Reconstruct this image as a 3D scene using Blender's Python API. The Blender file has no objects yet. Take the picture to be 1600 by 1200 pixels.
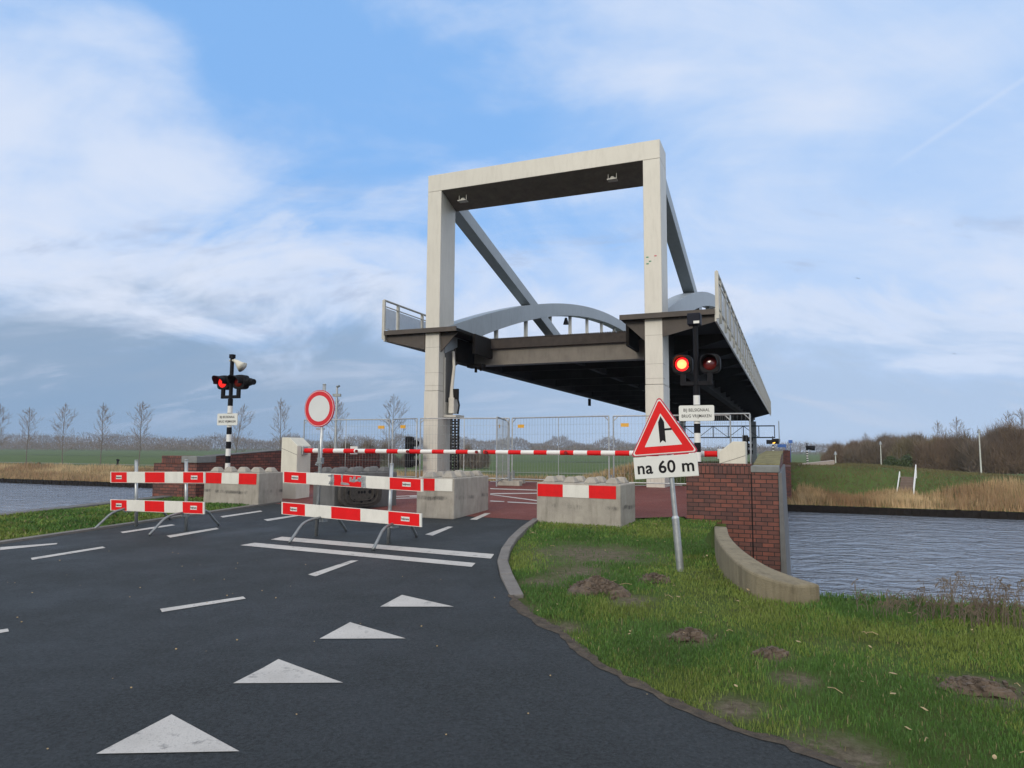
import bpy, bmesh, math, random
import numpy as np
from mathutils import Vector, Matrix
random.seed(7); rng = np.random.default_rng(7)
SC = bpy.context.scene; COL = SC.collection
# ------------------------------------------------------------------ camera, sky, sun, exposure
F = 1080.0; EYE = 1.55; PITCH = math.radians(5.34); ROLL = 0.006
CW = Matrix.Translation((0, 0, EYE)) @ Matrix.Rotation(math.pi/2 + PITCH, 4, 'X') @ Matrix.Rotation(ROLL, 4, 'Z')
cam = bpy.data.cameras.new('camera'); cam.sensor_width = 36; cam.lens = F/1600*36
cam.clip_start = 0.05; cam.clip_end = 6000
camo = bpy.data.objects.new('camera', cam); COL.objects.link(camo); camo.matrix_world = CW; SC.camera = camo
SC.render.resolution_x = 1024; SC.render.resolution_y = 768
SC.view_settings.view_transform = 'Standard'; SC.view_settings.look = 'None'
SC.view_settings.exposure = 0.0; SC.view_settings.gamma = 1.0
SUN_EL = math.radians(20); SUN_AZ = math.atan2(-0.50, -0.86)
def _world():
    w = bpy.data.worlds.new('World'); SC.world = w; w.use_nodes = True
    nt = w.node_tree; N = nt.nodes; L = nt.links; N.clear()
    def nd(t, **k):
        n = N.new(t)
        for a, b in k.items(): setattr(n, a, b)
        return n
    def M(op, a, b=None, c=None):
        n = nd('ShaderNodeMath', operation=op)
        for i, v in enumerate((a, b, c)):
            if v is None: continue
            if isinstance(v, (int, float)): n.inputs[i].default_value = v
            else: L.new(v, n.inputs[i])
        return n.outputs[0]
    def mix(f, a, b):
        n = nd('ShaderNodeMix', data_type='RGBA')
        for i, v in ((0, f), (6, a), (7, b)):
            if isinstance(v, (int, float, tuple)): n.inputs[i].default_value = v
            else: L.new(v, n.inputs[i])
        return n.outputs[2]
    def ramp(v, a, b):
        n = nd('ShaderNodeMapRange', interpolation_type='SMOOTHSTEP'); L.new(v, n.inputs[0])
        n.inputs[1].default_value = a; n.inputs[2].default_value = b
        return n.outputs[0]
    sky = nd('ShaderNodeTexSky', sky_type='NISHITA', sun_disc=False)
    sky.sun_elevation = SUN_EL; sky.sun_rotation = SUN_AZ; sky.air_density = 1.0; sky.dust_density = 0.6; sky.ozone_density = 2.5
    tc = nd('ShaderNodeTexCoord'); sp = nd('ShaderNodeSeparateXYZ'); L.new(tc.outputs['Generated'], sp.inputs[0])
    X, Y, Z = sp.outputs
    zz = M('MAXIMUM', Z, 0.0)
    dn = M('ADD', zz, 0.42)
    px = M('DIVIDE', X, dn); py = M('DIVIDE', Y, dn)
    def noise(sx, sy, sz, scale, det, rough, dist=0.0, rot=0.0, seed=0.0):
        cb = nd('ShaderNodeCombineXYZ'); L.new(px, cb.inputs[0]); L.new(py, cb.inputs[1]); cb.inputs[2].default_value = seed
        mp = nd('ShaderNodeMapping'); L.new(cb.outputs[0], mp.inputs[0]); mp.inputs['Scale'].default_value = (sx, sy, sz); mp.inputs['Rotation'].default_value = (0, 0, rot)
        n = nd('ShaderNodeTexNoise'); L.new(mp.outputs[0], n.inputs['Vector'])
        n.inputs['Scale'].default_value = scale; n.inputs['Detail'].default_value = det; n.inputs['Roughness'].default_value = rough; n.inputs['Distortion'].default_value = dist
        return n.outputs['Fac']
    K = 1/0.1
    def c(r, g, b): return (r*K, g*K, b*K, 1)
    # blue of the open sky: nishita blended with the deep blue between the clouds
    base = mix(0.78, sky.outputs[0], c(0.28, 0.56, 1.04))
    wx = noise(1, 1, 1, 1.8, 5, 0.6, 0.4, 0, 31.0); wz = noise(1, 1, 1, 2.0, 5, 0.6, 0.4, 0, 47.0)
    XW = M('ADD', X, M('MULTIPLY', M('SUBTRACT', wx, 0.5), 0.55)); ZW_ = M('ADD', Z, M('MULTIPLY', M('SUBTRACT', wz, 0.5), 0.22))
    def blob(cx, cz, rx, rz):
        a = M('POWER', M('DIVIDE', M('SUBTRACT', XW, cx), rx), 2.0); b = M('POWER', M('DIVIDE', M('SUBTRACT', ZW_, cz), rz), 2.0)
        return M('POWER', 2.718, M('MULTIPLY', M('ADD', a, b), -1.0))
    def acc(*t):
        o = None
        for x, k in t:
            y = M('MULTIPLY', x, k); o = y if o is None else M('ADD', o, y)
        return o
    right = ramp(X, -0.02, 0.42); low = ramp(Z, 0.42, 0.08)
    n1 = noise(1.0, 1.3, 1, 2.1, 9, 0.56, 0.7, 0.6, 0.3)
    n2 = noise(0.5, 1.1, 1, 2.9, 8, 0.58, 0.9, -0.85, 5.2)
    back = ramp(Y, 0.2, -0.3)
    v = acc((M('SUBTRACT', n1, 0.5), 1.3), (M('SUBTRACT', n2, 0.5), 0.9), (right, 0.50), (low, 0.42), (blob(-0.50, 0.33, 0.26, 0.13), 0.42), (blob(-0.55, 0.58, 0.26, 0.18), 0.55), (blob(-0.22, 0.40, 0.20, 0.15), -0.50), (blob(-0.36, 0.56, 0.17, 0.07), -0.25), (back, 0.35))
    v = M('ADD', v, 0.33)
    base = mix(M('MULTIPLY', ramp(v, 0.0, 1.0), 0.94), base, c(0.52, 0.68, 0.95))
    br_ = M('ADD', M('ADD', M('MULTIPLY', n1, 0.5), M('MULTIPLY', n2, 0.5)), acc((blob(-0.55, 0.30, 0.36, 0.16), 0.15), (blob(-0.60, 0.55, 0.2, 0.12), 0.08), (blob(0.15, 0.25, 0.30, 0.08), 0.06), (blob(0.62, 0.22, 0.25, 0.05), 0.06)))
    base = mix(M('MULTIPLY', ramp(br_, 0.47, 0.70), 0.62), base, c(0.78, 0.83, 0.95))
    # grey-blue bank of cloud along the horizon, heavier on the left, with pale torn upper edge
    n3 = noise(0.8, 1.0, 1, 3.0, 9, 0.62, 0.6, 0.15, 9.0)
    bank = M('ADD', M('MULTIPLY', n3, 0.34), M('SUBTRACT', 0.015, M('MULTIPLY', X, 0.05)))
    dz = M('SUBTRACT', bank, Z)
    edge = M('MULTIPLY', ramp(dz, -0.07, -0.01), ramp(dz, 0.06, 0.0))
    base = mix(M('MULTIPLY', edge, 0.55), base, c(0.74, 0.80, 0.93))
    lowm = ramp(dz, -0.02, 0.10)
    base = mix(M('MULTIPLY', lowm, 0.85), base, mix(ramp(X, -0.5, 0.45), c(0.245, 0.36, 0.52), c(0.43, 0.565, 0.77)))
    n5 = noise(0.7, 2.2, 1, 3.4, 8, 0.6, 0.5, 0.1, 15.0)
    base = mix(M('MULTIPLY', M('MULTIPLY', ramp(n5, 0.50, 0.68), lowm), 0.5), base, c(0.56, 0.64, 0.80))
    hz = ramp(Z, 0.08, 0.0)
    base = mix(M('MULTIPLY', hz, 0.55), base, mix(ramp(X, -0.45, 0.3), c(0.24, 0.38, 0.58), c(0.50, 0.64, 0.85)))
    # small dark scud
    n4 = noise(0.9, 2.2, 1, 3.6, 8, 0.62, 0.4, 0.3, 12.0)
    sc = M('MULTIPLY', ramp(n4, 0.55, 0.70), M('MULTIPLY', ramp(Z, 0.40, 0.24), ramp(Z, 0.10, 0.16)))
    base = mix(M('MULTIPLY', sc, 0.50), base, c(0.42, 0.51, 0.70))
    # contrail, upper right
    tr = M('ABSOLUTE', M('SUBTRACT', M('SUBTRACT', Z, 0.37), M('MULTIPLY', M('SUBTRACT', X, 0.50), 0.62)))
    tr = M('MULTIPLY', ramp(tr, 0.006, 0.0), M('MULTIPLY', ramp(X, 0.44, 0.5), 0.16))
    tr = M('MULTIPLY', tr, ramp(Y, 0.3, 0.5))
    base = mix(tr, base, c(0.85, 0.88, 0.97))
    over = ramp(Z, 0.62, 0.80)      # bright cloud out of view, overhead and behind the camera, added as fill light
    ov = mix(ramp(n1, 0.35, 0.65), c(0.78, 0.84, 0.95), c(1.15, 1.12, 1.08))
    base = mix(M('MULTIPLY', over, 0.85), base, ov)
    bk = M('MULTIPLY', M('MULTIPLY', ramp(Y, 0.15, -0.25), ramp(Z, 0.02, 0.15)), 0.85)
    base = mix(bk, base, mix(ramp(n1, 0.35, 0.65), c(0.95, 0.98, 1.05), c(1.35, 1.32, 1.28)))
    sd_ = M('MULTIPLY', M('MULTIPLY', ramp(X, 0.64, 0.82), ramp(Z, 0.02, 0.15)), 0.8)  # unseen sky far to the right, brightened as added bluish side fill
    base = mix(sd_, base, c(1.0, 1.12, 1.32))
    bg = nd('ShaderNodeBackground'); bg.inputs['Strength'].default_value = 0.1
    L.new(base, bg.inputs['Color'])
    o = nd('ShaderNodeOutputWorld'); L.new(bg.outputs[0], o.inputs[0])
_world()
sl = bpy.data.lights.new('sun', 'SUN'); sl.energy = 1.45; sl.angle = math.radians(16); sl.color = (1.0, 0.90, 0.74)
so = bpy.data.objects.new('sun', sl); COL.objects.link(so)
_sd = Vector((math.sin(SUN_AZ)*math.cos(SUN_EL), math.cos(SUN_AZ)*math.cos(SUN_EL), math.sin(SUN_EL)))
so.rotation_euler = _sd.to_track_quat('Z', 'Y').to_euler(); so.location = (-20, -30, 30)

# ------------------------------------------------------------------ place frame: u = along the bridge, v = across it
A = math.radians(21.9); CA, SA = math.cos(A), math.sin(A)
def W(l, s, z=0.0): return Vector((SA*s + CA*l, CA*s - SA*l, z))
def LS(p): return (CA*p[0] - SA*p[1], SA*p[0] + CA*p[1])
def H(s): return 0.03*(min(max(s, 4.0), 19.0) - 4.0)
def ray(px, py):
    d = CW.to_3x3() @ Vector(((px-800)/F, (600-py)/F, -1)); return d
def G(px, py, off=0.0):           # a point of the road surface surveyed from the photograph
    d = ray(px, py); z = off
    for _ in range(12):
        t = (z - EYE)/d.z; p = Vector((0, 0, EYE)) + d*t; z = H(LS(p)[1]) + off
    return Vector((p.x, p.y, z))

# ------------------------------------------------------------------ materials
MATS = {}
def mat(name, col, rough=0.6, metal=0.0, var=0.12, scale=3.0, bump=0.0, bscale=40.0, spec=0.5, emit=None, estr=0.0, dirt=0.0, alpha=None, coat=0.0, coords='Object'):
    if name in MATS: return MATS[name]
    m = bpy.data.materials.new(name); m.use_nodes = True; nt = m.node_tree; N = nt.nodes; L = nt.links
    b = N['Principled BSDF']
    b.inputs['Roughness'].default_value = rough; b.inputs['Metallic'].default_value = metal
    b.inputs['Specular IOR Level'].default_value = spec
    if coat: b.inputs['Coat Weight'].default_value = coat
    tc = N.new('ShaderNodeTexCoord')
    n = N.new('ShaderNodeTexNoise'); L.new(tc.outputs[coords], n.inputs['Vector']); n.inputs['Scale'].default_value = scale; n.inputs['Detail'].default_value = 8; n.inputs['Roughness'].default_value = 0.6
    mr = N.new('ShaderNodeMapRange'); L.new(n.outputs['Fac'], mr.inputs[0]); mr.inputs[1].default_value = 0.3; mr.inputs[2].default_value = 0.7
    mx = N.new('ShaderNodeMix'); mx.data_type = 'RGBA'; L.new(mr.outputs[0], mx.inputs[0])
    mx.inputs[6].default_value = tuple(c*(1-var) for c in col)+(1,); mx.inputs[7].default_value = tuple(min(1, c*(1+var)) for c in col)+(1,)
    out = mx.outputs[2]
    if dirt > 0:
        mp = N.new('ShaderNodeMapping'); L.new(tc.outputs[coords], mp.inputs[0]); mp.inputs['Scale'].default_value = (5, 5, 0.8)
        d = N.new('ShaderNodeTexNoise'); L.new(mp.outputs[0], d.inputs['Vector']); d.inputs['Scale'].default_value = 1.6; d.inputs['Detail'].default_value = 9; d.inputs['Roughness'].default_value = 0.7
        dr = N.new('ShaderNodeMapRange'); L.new(d.outputs['Fac'], dr.inputs[0]); dr.inputs[1].default_value = 0.48; dr.inputs[2].default_value = 0.75; dr.inputs[4].default_value = dirt
        m2 = N.new('ShaderNodeMix'); m2.data_type = 'RGBA'; L.new(dr.outputs[0], m2.inputs[0]); L.new(out, m2.inputs[6]); m2.inputs[7].default_value = (col[0]*0.32, col[1]*0.30, col[2]*0.26, 1)
        out = m2.outputs[2]
    L.new(out, b.inputs['Base Color'])
    if bump:
        bn = N.new('ShaderNodeTexNoise'); L.new(tc.outputs[coords], bn.inputs['Vector']); bn.inputs['Scale'].default_value = bscale; bn.inputs['Detail'].default_value = 6
        bp = N.new('ShaderNodeBump'); bp.inputs['Strength'].default_value = bump; bp.inputs['Distance'].default_value = 0.02; L.new(bn.outputs['Fac'], bp.inputs['Height']); L.new(bp.outputs[0], b.inputs['Normal'])
    if emit:
        b.inputs['Emission Color'].default_value = emit+(1,); b.inputs['Emission Strength'].default_value = estr
    if alpha is not None: b.inputs['Alpha'].default_value = alpha
    MATS[name] = m; return m
def nodes(m): return m.node_tree.nodes, m.node_tree.links

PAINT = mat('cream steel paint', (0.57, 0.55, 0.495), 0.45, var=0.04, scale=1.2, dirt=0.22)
PAINTG = mat('grey blue arch paint', (0.30, 0.335, 0.36), 0.45, var=0.06, scale=1.0, dirt=0.3)
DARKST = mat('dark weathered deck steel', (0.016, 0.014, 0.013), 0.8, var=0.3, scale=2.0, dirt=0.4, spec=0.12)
BROWNST = mat('brown deck edge steel', (0.062, 0.050, 0.043), 0.65, var=0.2, scale=3.0, dirt=0.4)
RAILP = mat('pale railing paint', (0.46, 0.45, 0.41), 0.5, var=0.08, dirt=0.3)
PANEL = mat('grey railing panel', (0.42, 0.45, 0.48), 0.5, var=0.06, dirt=0.1, alpha=0.55)
GALV = mat('galvanised steel', (0.42, 0.44, 0.45), 0.42, 0.75, var=0.18, scale=14)
GALVD = mat('dull galvanised steel', (0.24, 0.26, 0.27), 0.5, 0.6, var=0.2, scale=12)
BLACK = mat('black plastic', (0.009, 0.009, 0.011), 0.6, var=0.2, spec=0.15)
BLACKP = mat('black pole paint', (0.010, 0.010, 0.013), 0.6, var=0.2, spec=0.12)
WHITEP = mat('white paint', (0.72, 0.72, 0.70), 0.45, var=0.05, dirt=0.12)
REDP = mat('red retroreflective sheet', (0.66, 0.008, 0.010), 0.5, spec=0.2, var=0.07, scale=8, dirt=0.16)
WHITER = mat('white retroreflective sheet', (0.68, 0.67, 0.62), 0.4, var=0.05, scale=8, dirt=0.20)
SIGNW = mat('sign white', (0.64, 0.65, 0.63), 0.4, var=0.04)
SIGNG = mat('round sign centre', (0.60, 0.62, 0.62), 0.4, var=0.04)
CABIN = mat('cream cabinet', (0.60, 0.58, 0.50), 0.5, var=0.06, dirt=0.2)
RUBBER = mat('brown black recycled rubber', (0.055, 0.048, 0.042), 0.85, var=0.3, scale=20, bump=0.3)
YELLOW = mat('orange yellow tag', (0.62, 0.33, 0.03), 0.5, var=0.15, scale=20)
BLUE = mat('blue sign', (0.03, 0.12, 0.42), 0.5)
LAMPON = mat('lit red lamp', (0.9, 0.05, 0.02), 0.3, emit=(1.0, 0.012, 0.018), estr=1.6)
LAMPCORE = mat('glowing lamp core', (0.9, 0.3, 0.1), 0.3, emit=(1.0, 0.24, 0.08), estr=3.4)
LAMPON2 = mat('lit red lamp seen sideways', (0.9, 0.02, 0.02), 0.3, emit=(1.0, 0.02, 0.015), estr=0.9)
LAMPOFF = mat('unlit red lens', (0.12, 0.008, 0.008), 0.12, spec=0.8)
AMBER = mat('lit amber lamp', (0.9, 0.4, 0.02), 0.3, emit=(1.0, 0.5, 0.05), estr=3.0)
SOIL = mat('molehill soil', (0.100, 0.075, 0.056), 0.95, var=0.45, scale=18, bump=1.0, bscale=30)
BARK = mat('bark', (0.16, 0.14, 0.12), 0.9, var=0.25, scale=4)
TWIG = mat('twigs', (0.24, 0.20, 0.175), 0.9, var=0.25, scale=2)
TWIGF = mat('far twigs', (0.15, 0.13, 0.12), 0.9, var=0.3, scale=0.05)
BUSHB = mat('brown bare shrub', (0.135, 0.105, 0.075), 0.9, var=0.35, scale=0.5)
EVERG = mat('evergreen leaves', (0.05, 0.075, 0.025), 0.7, var=0.4, scale=2)
REED = mat('dry reed', (0.42, 0.29, 0.155), 0.8, var=0.35, scale=0.6)
REEDD = mat('dark reed stems', (0.13, 0.10, 0.075), 0.8, var=0.3, scale=4)
TAPE = mat('torn grey duct tape', (0.33, 0.34, 0.35), 0.35, 0.3, var=0.35, scale=30, bump=0.4, bscale=60)
def concrete(name, col, dirt=0.5):
    m = mat(name, col, 0.85, var=0.16, scale=4, bump=0.35, bscale=60, dirt=dirt)
    N, L = nodes(m); b = N['Principled BSDF']; src = b.inputs['Base Color'].links[0].from_socket
    tc = N.new('ShaderNodeTexCoord'); v = N.new('ShaderNodeTexNoise'); L.new(tc.outputs['Object'], v.inputs['Vector']); v.inputs['Scale'].default_value = 110; v.inputs['Detail'].default_value = 2
    r = N.new('ShaderNodeMapRange'); L.new(v.outputs['Fac'], r.inputs[0]); r.inputs[1].default_value = 0.25; r.inputs[2].default_value = 0.36; r.inputs[3].default_value = 0.45; r.inputs[4].default_value = 0.0
    x = N.new('ShaderNodeMix'); x.data_type = 'RGBA'; L.new(r.outputs[0], x.inputs[0]); L.new(src, x.inputs[6]); x.inputs[7].default_value = tuple(c*0.35 for c in col)+(1,)
    L.new(x.outputs[2], b.inputs['Base Color'])
    return m
CONC = concrete('cast concrete', (0.34, 0.315, 0.275), 0.5)
CONCD = concrete('darker cast concrete', (0.125, 0.125, 0.125), 0.55)
KERB = concrete('kerb concrete', (0.16, 0.15, 0.14), 0.4)
COPE = concrete('mossy concrete coping', (0.205, 0.175, 0.115), 0.8)
GREYST = concrete('grey stone cap', (0.20, 0.21, 0.21), 0.3)
SCUFF = mat('black rubber scuff', (0.05, 0.048, 0.045), 0.9, var=0.3)

def asphalt(name, col, red=False):
    m = bpy.data.materials.new(name); m.use_nodes = True; N, L = nodes(m); b = N['Principled BSDF']
    tc = N.new('ShaderNodeTexCoord'); P = tc.outputs['Object']
    def noi(sc, det, ro=0.6):
        n = N.new('ShaderNodeTexNoise'); L.new(P, n.inputs['Vector']); n.inputs['Scale'].default_value = sc; n.inputs['Detail'].default_value = det; n.inputs['Roughness'].default_value = ro; return n.outputs['Fac']
    def mr(v, a, bb, c=0.0, d=1.0):
        n = N.new('ShaderNodeMapRange'); L.new(v, n.inputs[0]); n.inputs[1].default_value = a; n.inputs[2].default_value = bb; n.inputs[3].default_value = c; n.inputs[4].default_value = d; return n.outputs[0]
    def mx(f, a, bb):
        n = N.new('ShaderNodeMix'); n.data_type = 'RGBA'; L.new(f, n.inputs[0])
        for i, v in ((6, a), (7, bb)):
            if isinstance(v, tuple): n.inputs[i].default_value = v+(1,)
            else: L.new(v, n.inputs[i])
        return n.outputs[2]
    c1 = tuple(c*0.82 for c in col); c2 = tuple(c*1.22 for c in col)
    o = mx(mr(noi(0.35, 5), 0.35, 0.65), c1, c2)
    g = mx(mr(noi(38, 7, 0.9), 0.40, 0.62), tuple(c*0.25 for c in col), tuple(min(1, c*2.3) for c in col))
    mm = N.new('ShaderNodeMix'); mm.data_type = 'RGBA'; mm.inputs[0].default_value = 0.75; L.new(o, mm.inputs[6]); L.new(g, mm.inputs[7]); o = mm.outputs[2]
    o = mx(mr(noi(190, 1, 0.9), 0.68, 0.74, 0, 0.6), o, (0.20, 0.20, 0.19))
    o = mx(mr(noi(1.1, 8, 0.65), 0.58, 0.78, 0, 0.35), o, tuple(c*2.0 for c in col) if not red else (0.16, 0.12, 0.11))
    L.new(o, b.inputs['Base Color']); b.inputs['Roughness'].default_value = 0.72; L.new(mr(noi(0.8, 6), 0.3, 0.7, 0.55, 0.88), b.inputs['Roughness'])
    b.inputs['Specular IOR Level'].default_value = 0.3
    bp = N.new('ShaderNodeBump'); bp.inputs['Strength'].default_value = 0.9; bp.inputs['Distance'].default_value = 0.016; L.new(noi(42, 7, 0.85), bp.inputs['Height']); L.new(bp.outputs[0], b.inputs['Normal'])
    return m
ASPH = asphalt('dark asphalt', (0.0225, 0.0275, 0.031))
REDA = asphalt('red asphalt', (0.145, 0.044, 0.036), True)
def markings():
    m = bpy.data.materials.new('worn white road paint'); m.use_nodes = True; N, L = nodes(m); b = N['Principled BSDF']
    tc = N.new('ShaderNodeTexCoord')
    n = N.new('ShaderNodeTexNoise'); L.new(tc.outputs['Object'], n.inputs['Vector']); n.inputs['Scale'].default_value = 6; n.inputs['Detail'].default_value = 12; n.inputs['Roughness'].default_value = 0.78
    r = N.new('ShaderNodeMapRange'); L.new(n.outputs['Fac'], r.inputs[0]); r.inputs[1].default_value = 0.55; r.inputs[2].default_value = 0.66; r.inputs[4].default_value = 0.80
    n2 = N.new('ShaderNodeTexNoise'); L.new(tc.outputs['Object'], n2.inputs['Vector']); n2.inputs['Scale'].default_value = 3; n2.inputs['Detail'].default_value = 6
    x0 = N.new('ShaderNodeMix'); x0.data_type = 'RGBA'; L.new(n2.outputs['Fac'], x0.inputs[0]); x0.inputs[6].default_value = (0.36, 0.345, 0.325, 1); x0.inputs[7].default_value = (0.60, 0.585, 0.56, 1)
    x = N.new('ShaderNodeMix'); x.data_type = 'RGBA'; L.new(r.outputs[0], x.inputs[0]); L.new(x0.outputs[2], x.inputs[6]); x.inputs[7].default_value = (0.10, 0.10, 0.10, 1)
    n3 = N.new('ShaderNodeTexNoise'); L.new(tc.outputs['Object'], n3.inputs['Vector']); n3.inputs['Scale'].default_value = 70; n3.inputs['Detail'].default_value = 4; n3.inputs['Roughness'].default_value = 0.8
    r3 = N.new('ShaderNodeMapRange'); L.new(n3.outputs['Fac'], r3.inputs[0]); r3.inputs[1].default_value = 0.54; r3.inputs[2].default_value = 0.68; r3.inputs[4].default_value = 0.6
    x3 = N.new('ShaderNodeMix'); x3.data_type = 'RGBA'; L.new(r3.outputs[0], x3.inputs[0]); L.new(x.outputs[2], x3.inputs[6]); x3.inputs[7].default_value = (0.16, 0.155, 0.15, 1)
    bp = N.new('ShaderNodeBump'); bp.inputs['Strength'].default_value = 0.6; bp.inputs['Distance'].default_value = 0.01; L.new(n3.outputs['Fac'], bp.inputs['Height']); L.new(bp.outputs[0], b.inputs['Normal'])
    L.new(x3.outputs[2], b.inputs['Base Color']); b.inputs['Roughness'].default_value = 0.7
    return m
MARK = markings()
def brick(name, bw=0.195, bh=0.074):
    m = bpy.data.materials.new(name); m.use_nodes = True; N, L = nodes(m); b = N['Principled BSDF']
    uv = N.new('ShaderNodeUVMap'); uv.uv_map = 'UVMap'
    t = N.new('ShaderNodeTexBrick'); L.new(uv.outputs[0], t.inputs['Vector'])
    t.inputs['Scale'].default_value = 1.0; t.inputs['Brick Width'].default_value = bw; t.inputs['Row Height'].default_value = bh; t.inputs['Mortar Size'].default_value = 0.007; t.inputs['Mortar Smooth'].default_value = 0.2; t.inputs['Bias'].default_value = -0.1
    t.inputs['Color1'].default_value = (0.20, 0.068, 0.050, 1); t.inputs['Color2'].default_value = (0.085, 0.042, 0.040, 1); t.inputs['Mortar'].default_value = (0.022, 0.018, 0.018, 1)
    n = N.new('ShaderNodeTexNoise'); L.new(uv.outputs[0], n.inputs['Vector']); n.inputs['Scale'].default_value = 5; n.inputs['Detail'].default_value = 8; n.inputs['Roughness'].default_value = 0.7
    x = N.new('ShaderNodeMix'); x.data_type = 'RGBA'; x.blend_type = 'MULTIPLY'; x.inputs[0].default_value = 0.7
    r = N.new('ShaderNodeMapRange'); L.new(n.outputs['Fac'], r.inputs[0]); r.inputs[1].default_value = 0.25; r.inputs[2].default_value = 0.7; r.inputs[3].default_value = 0.5; r.inputs[4].default_value = 1.25
    L.new(t.outputs['Color'], x.inputs[6]); L.new(r.outputs[0], x.inputs[7]); L.new(x.outputs[2], b.inputs['Base Color'])
    b.inputs['Roughness'].default_value = 0.8
    bp = N.new('ShaderNodeBump'); bp.inputs['Strength'].default_value = 0.6; bp.inputs['Distance'].default_value = 0.01; bp.invert = True; L.new(t.outputs['Fac'], bp.inputs['Height']); L.new(bp.outputs[0], b.inputs['Normal'])
    return m
BRICK = brick('red brown brickwork'); SOLDIER = brick('upright coping bricks', 0.075, 0.21)
def water_mat():
    m = bpy.data.materials.new('rippled canal water'); m.use_nodes = True; N, L = nodes(m); b = N['Principled BSDF']
    b.inputs['Base Color'].default_value = (0.19, 0.225, 0.285, 1); b.inputs['Roughness'].default_value = 0.05; b.inputs['IOR'].default_value = 1.65; b.inputs['Metallic'].default_value = 0.22
    b.inputs['Specular IOR Level'].default_value = 0.9
    tc = N.new('ShaderNodeTexCoord')
    def wv(sx, sy, rot, sc, det, di):
        mp = N.new('ShaderNodeMapping'); L.new(tc.outputs['Object'], mp.inputs[0]); mp.inputs['Scale'].default_value = (sx, sy, 1); mp.inputs['Rotation'].default_value = (0, 0, rot)
        n = N.new('ShaderNodeTexNoise'); L.new(mp.outputs[0], n.inputs['Vector']); n.inputs['Scale'].default_value = sc; n.inputs['Detail'].default_value = det; n.inputs['Roughness'].default_value = 0.55; n.inputs['Distortion'].default_value = di
        return n.outputs['Fac']
    a = wv(0.75, 1.35, 0.25, 0.50, 4, 1.2); c = wv(0.8, 1.4, -0.35, 2.4, 3, 1.0); e = wv(1, 1, 0, 0.09, 2, 0)
    s = N.new('ShaderNodeMath'); s.operation = 'MULTIPLY_ADD'; L.new(c, s.inputs[0]); s.inputs[1].default_value = 0.20; L.new(a, s.inputs[2])
    bp = N.new('ShaderNodeBump'); bp.inputs['Distance'].default_value = 0.55; L.new(s.outputs[0], bp.inputs['Height'])
    r = N.new('ShaderNodeMapRange'); L.new(e, r.inputs[0]); r.inputs[1].default_value = 0.3; r.inputs[2].default_value = 0.7; r.inputs[3].default_value = 0.6; r.inputs[4].default_value = 1.0; L.new(r.outputs[0], bp.inputs['Strength'])
    L.new(bp.outputs[0], b.inputs['Normal'])
    return m
WATER = water_mat()
DIRT = []            # (point, radius) of worn, bare soil
def ground_mat():
    m = bpy.data.materials.new('turf and soil'); m.use_nodes = True; N, L = nodes(m); b = N['Principled BSDF']
    g = N.new('ShaderNodeNewGeometry'); P = g.outputs['Position']
    def noi(sc, det, ro=0.6):
        n = N.new('ShaderNodeTexNoise'); L.new(P, n.inputs['Vector']); n.inputs['Scale'].default_value = sc; n.inputs['Detail'].default_value = det; n.inputs['Roughness'].default_value = ro; return n.outputs['Fac']
    def mr(v, a, bb, c=0.0, d=1.0):
        n = N.new('ShaderNodeMapRange'); L.new(v, n.inputs[0]); n.inputs[1].default_value = a; n.inputs[2].default_value = bb; n.inputs[3].default_value = c; n.inputs[4].default_value = d; return n.outputs[0]
    def mx(f, a, bb):
        n = N.new('ShaderNodeMix'); n.data_type = 'RGBA'; L.new(f, n.inputs[0])
        for i, v in ((6, a), (7, bb)):
            if isinstance(v, tuple): n.inputs[i].default_value = v+(1,)
            else: L.new(v, n.inputs[i])
        return n.outputs[2]
    o = mx(mr(noi(0.06, 6), 0.3, 0.7), (0.060, 0.125, 0.024), (0.098, 0.158, 0.038))
    o = mx(mr(noi(2.2, 8, 0.7), 0.40, 0.68, 0, 0.75), o, (0.105, 0.105, 0.040))
    o = mx(mr(noi(9, 8, 0.75), 0.52, 0.72, 0, 0.8), o, (0.075, 0.052, 0.032))
    o = mx(mr(noi(45, 4, 0.8), 0.35, 0.7, 0, 0.55), o, (0.035, 0.050, 0.015))
    nn = noi(4.5, 8, 0.78)
    dc = mx(mr(noi(16, 8, 0.8), 0.36, 0.64), (0.075, 0.056, 0.040), (0.20, 0.165, 0.13))
    dc = mx(mr(noi(7, 8, 0.8), 0.52, 0.64), dc, (0.075, 0.085, 0.035))
    for (p, rad) in DIRT:
        v = N.new('ShaderNodeVectorMath'); v.operation = 'DISTANCE'; L.new(P, v.inputs[0]); v.inputs[1].default_value = p
        a = N.new('ShaderNodeMath'); a.operation = 'MULTIPLY_ADD'; L.new(nn, a.inputs[0]); a.inputs[1].default_value = rad*1.6; L.new(v.outputs['Value'], a.inputs[2])
        o = mx(mr(a.outputs[0], rad*1.05, rad*1.9, 0.9, 0.0), o, dc)
    L.new(o, b.inputs['Base Color']); b.inputs['Roughness'].default_value = 0.95; b.inputs['Specular IOR Level'].default_value = 0.15
    bp = N.new('ShaderNodeBump'); bp.inputs['Strength'].default_value = 0.8; bp.inputs['Distance'].default_value = 0.04; L.new(noi(22, 7, 0.75), bp.inputs['Height']); L.new(bp.outputs[0], b.inputs['Normal'])
    return m

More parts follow.
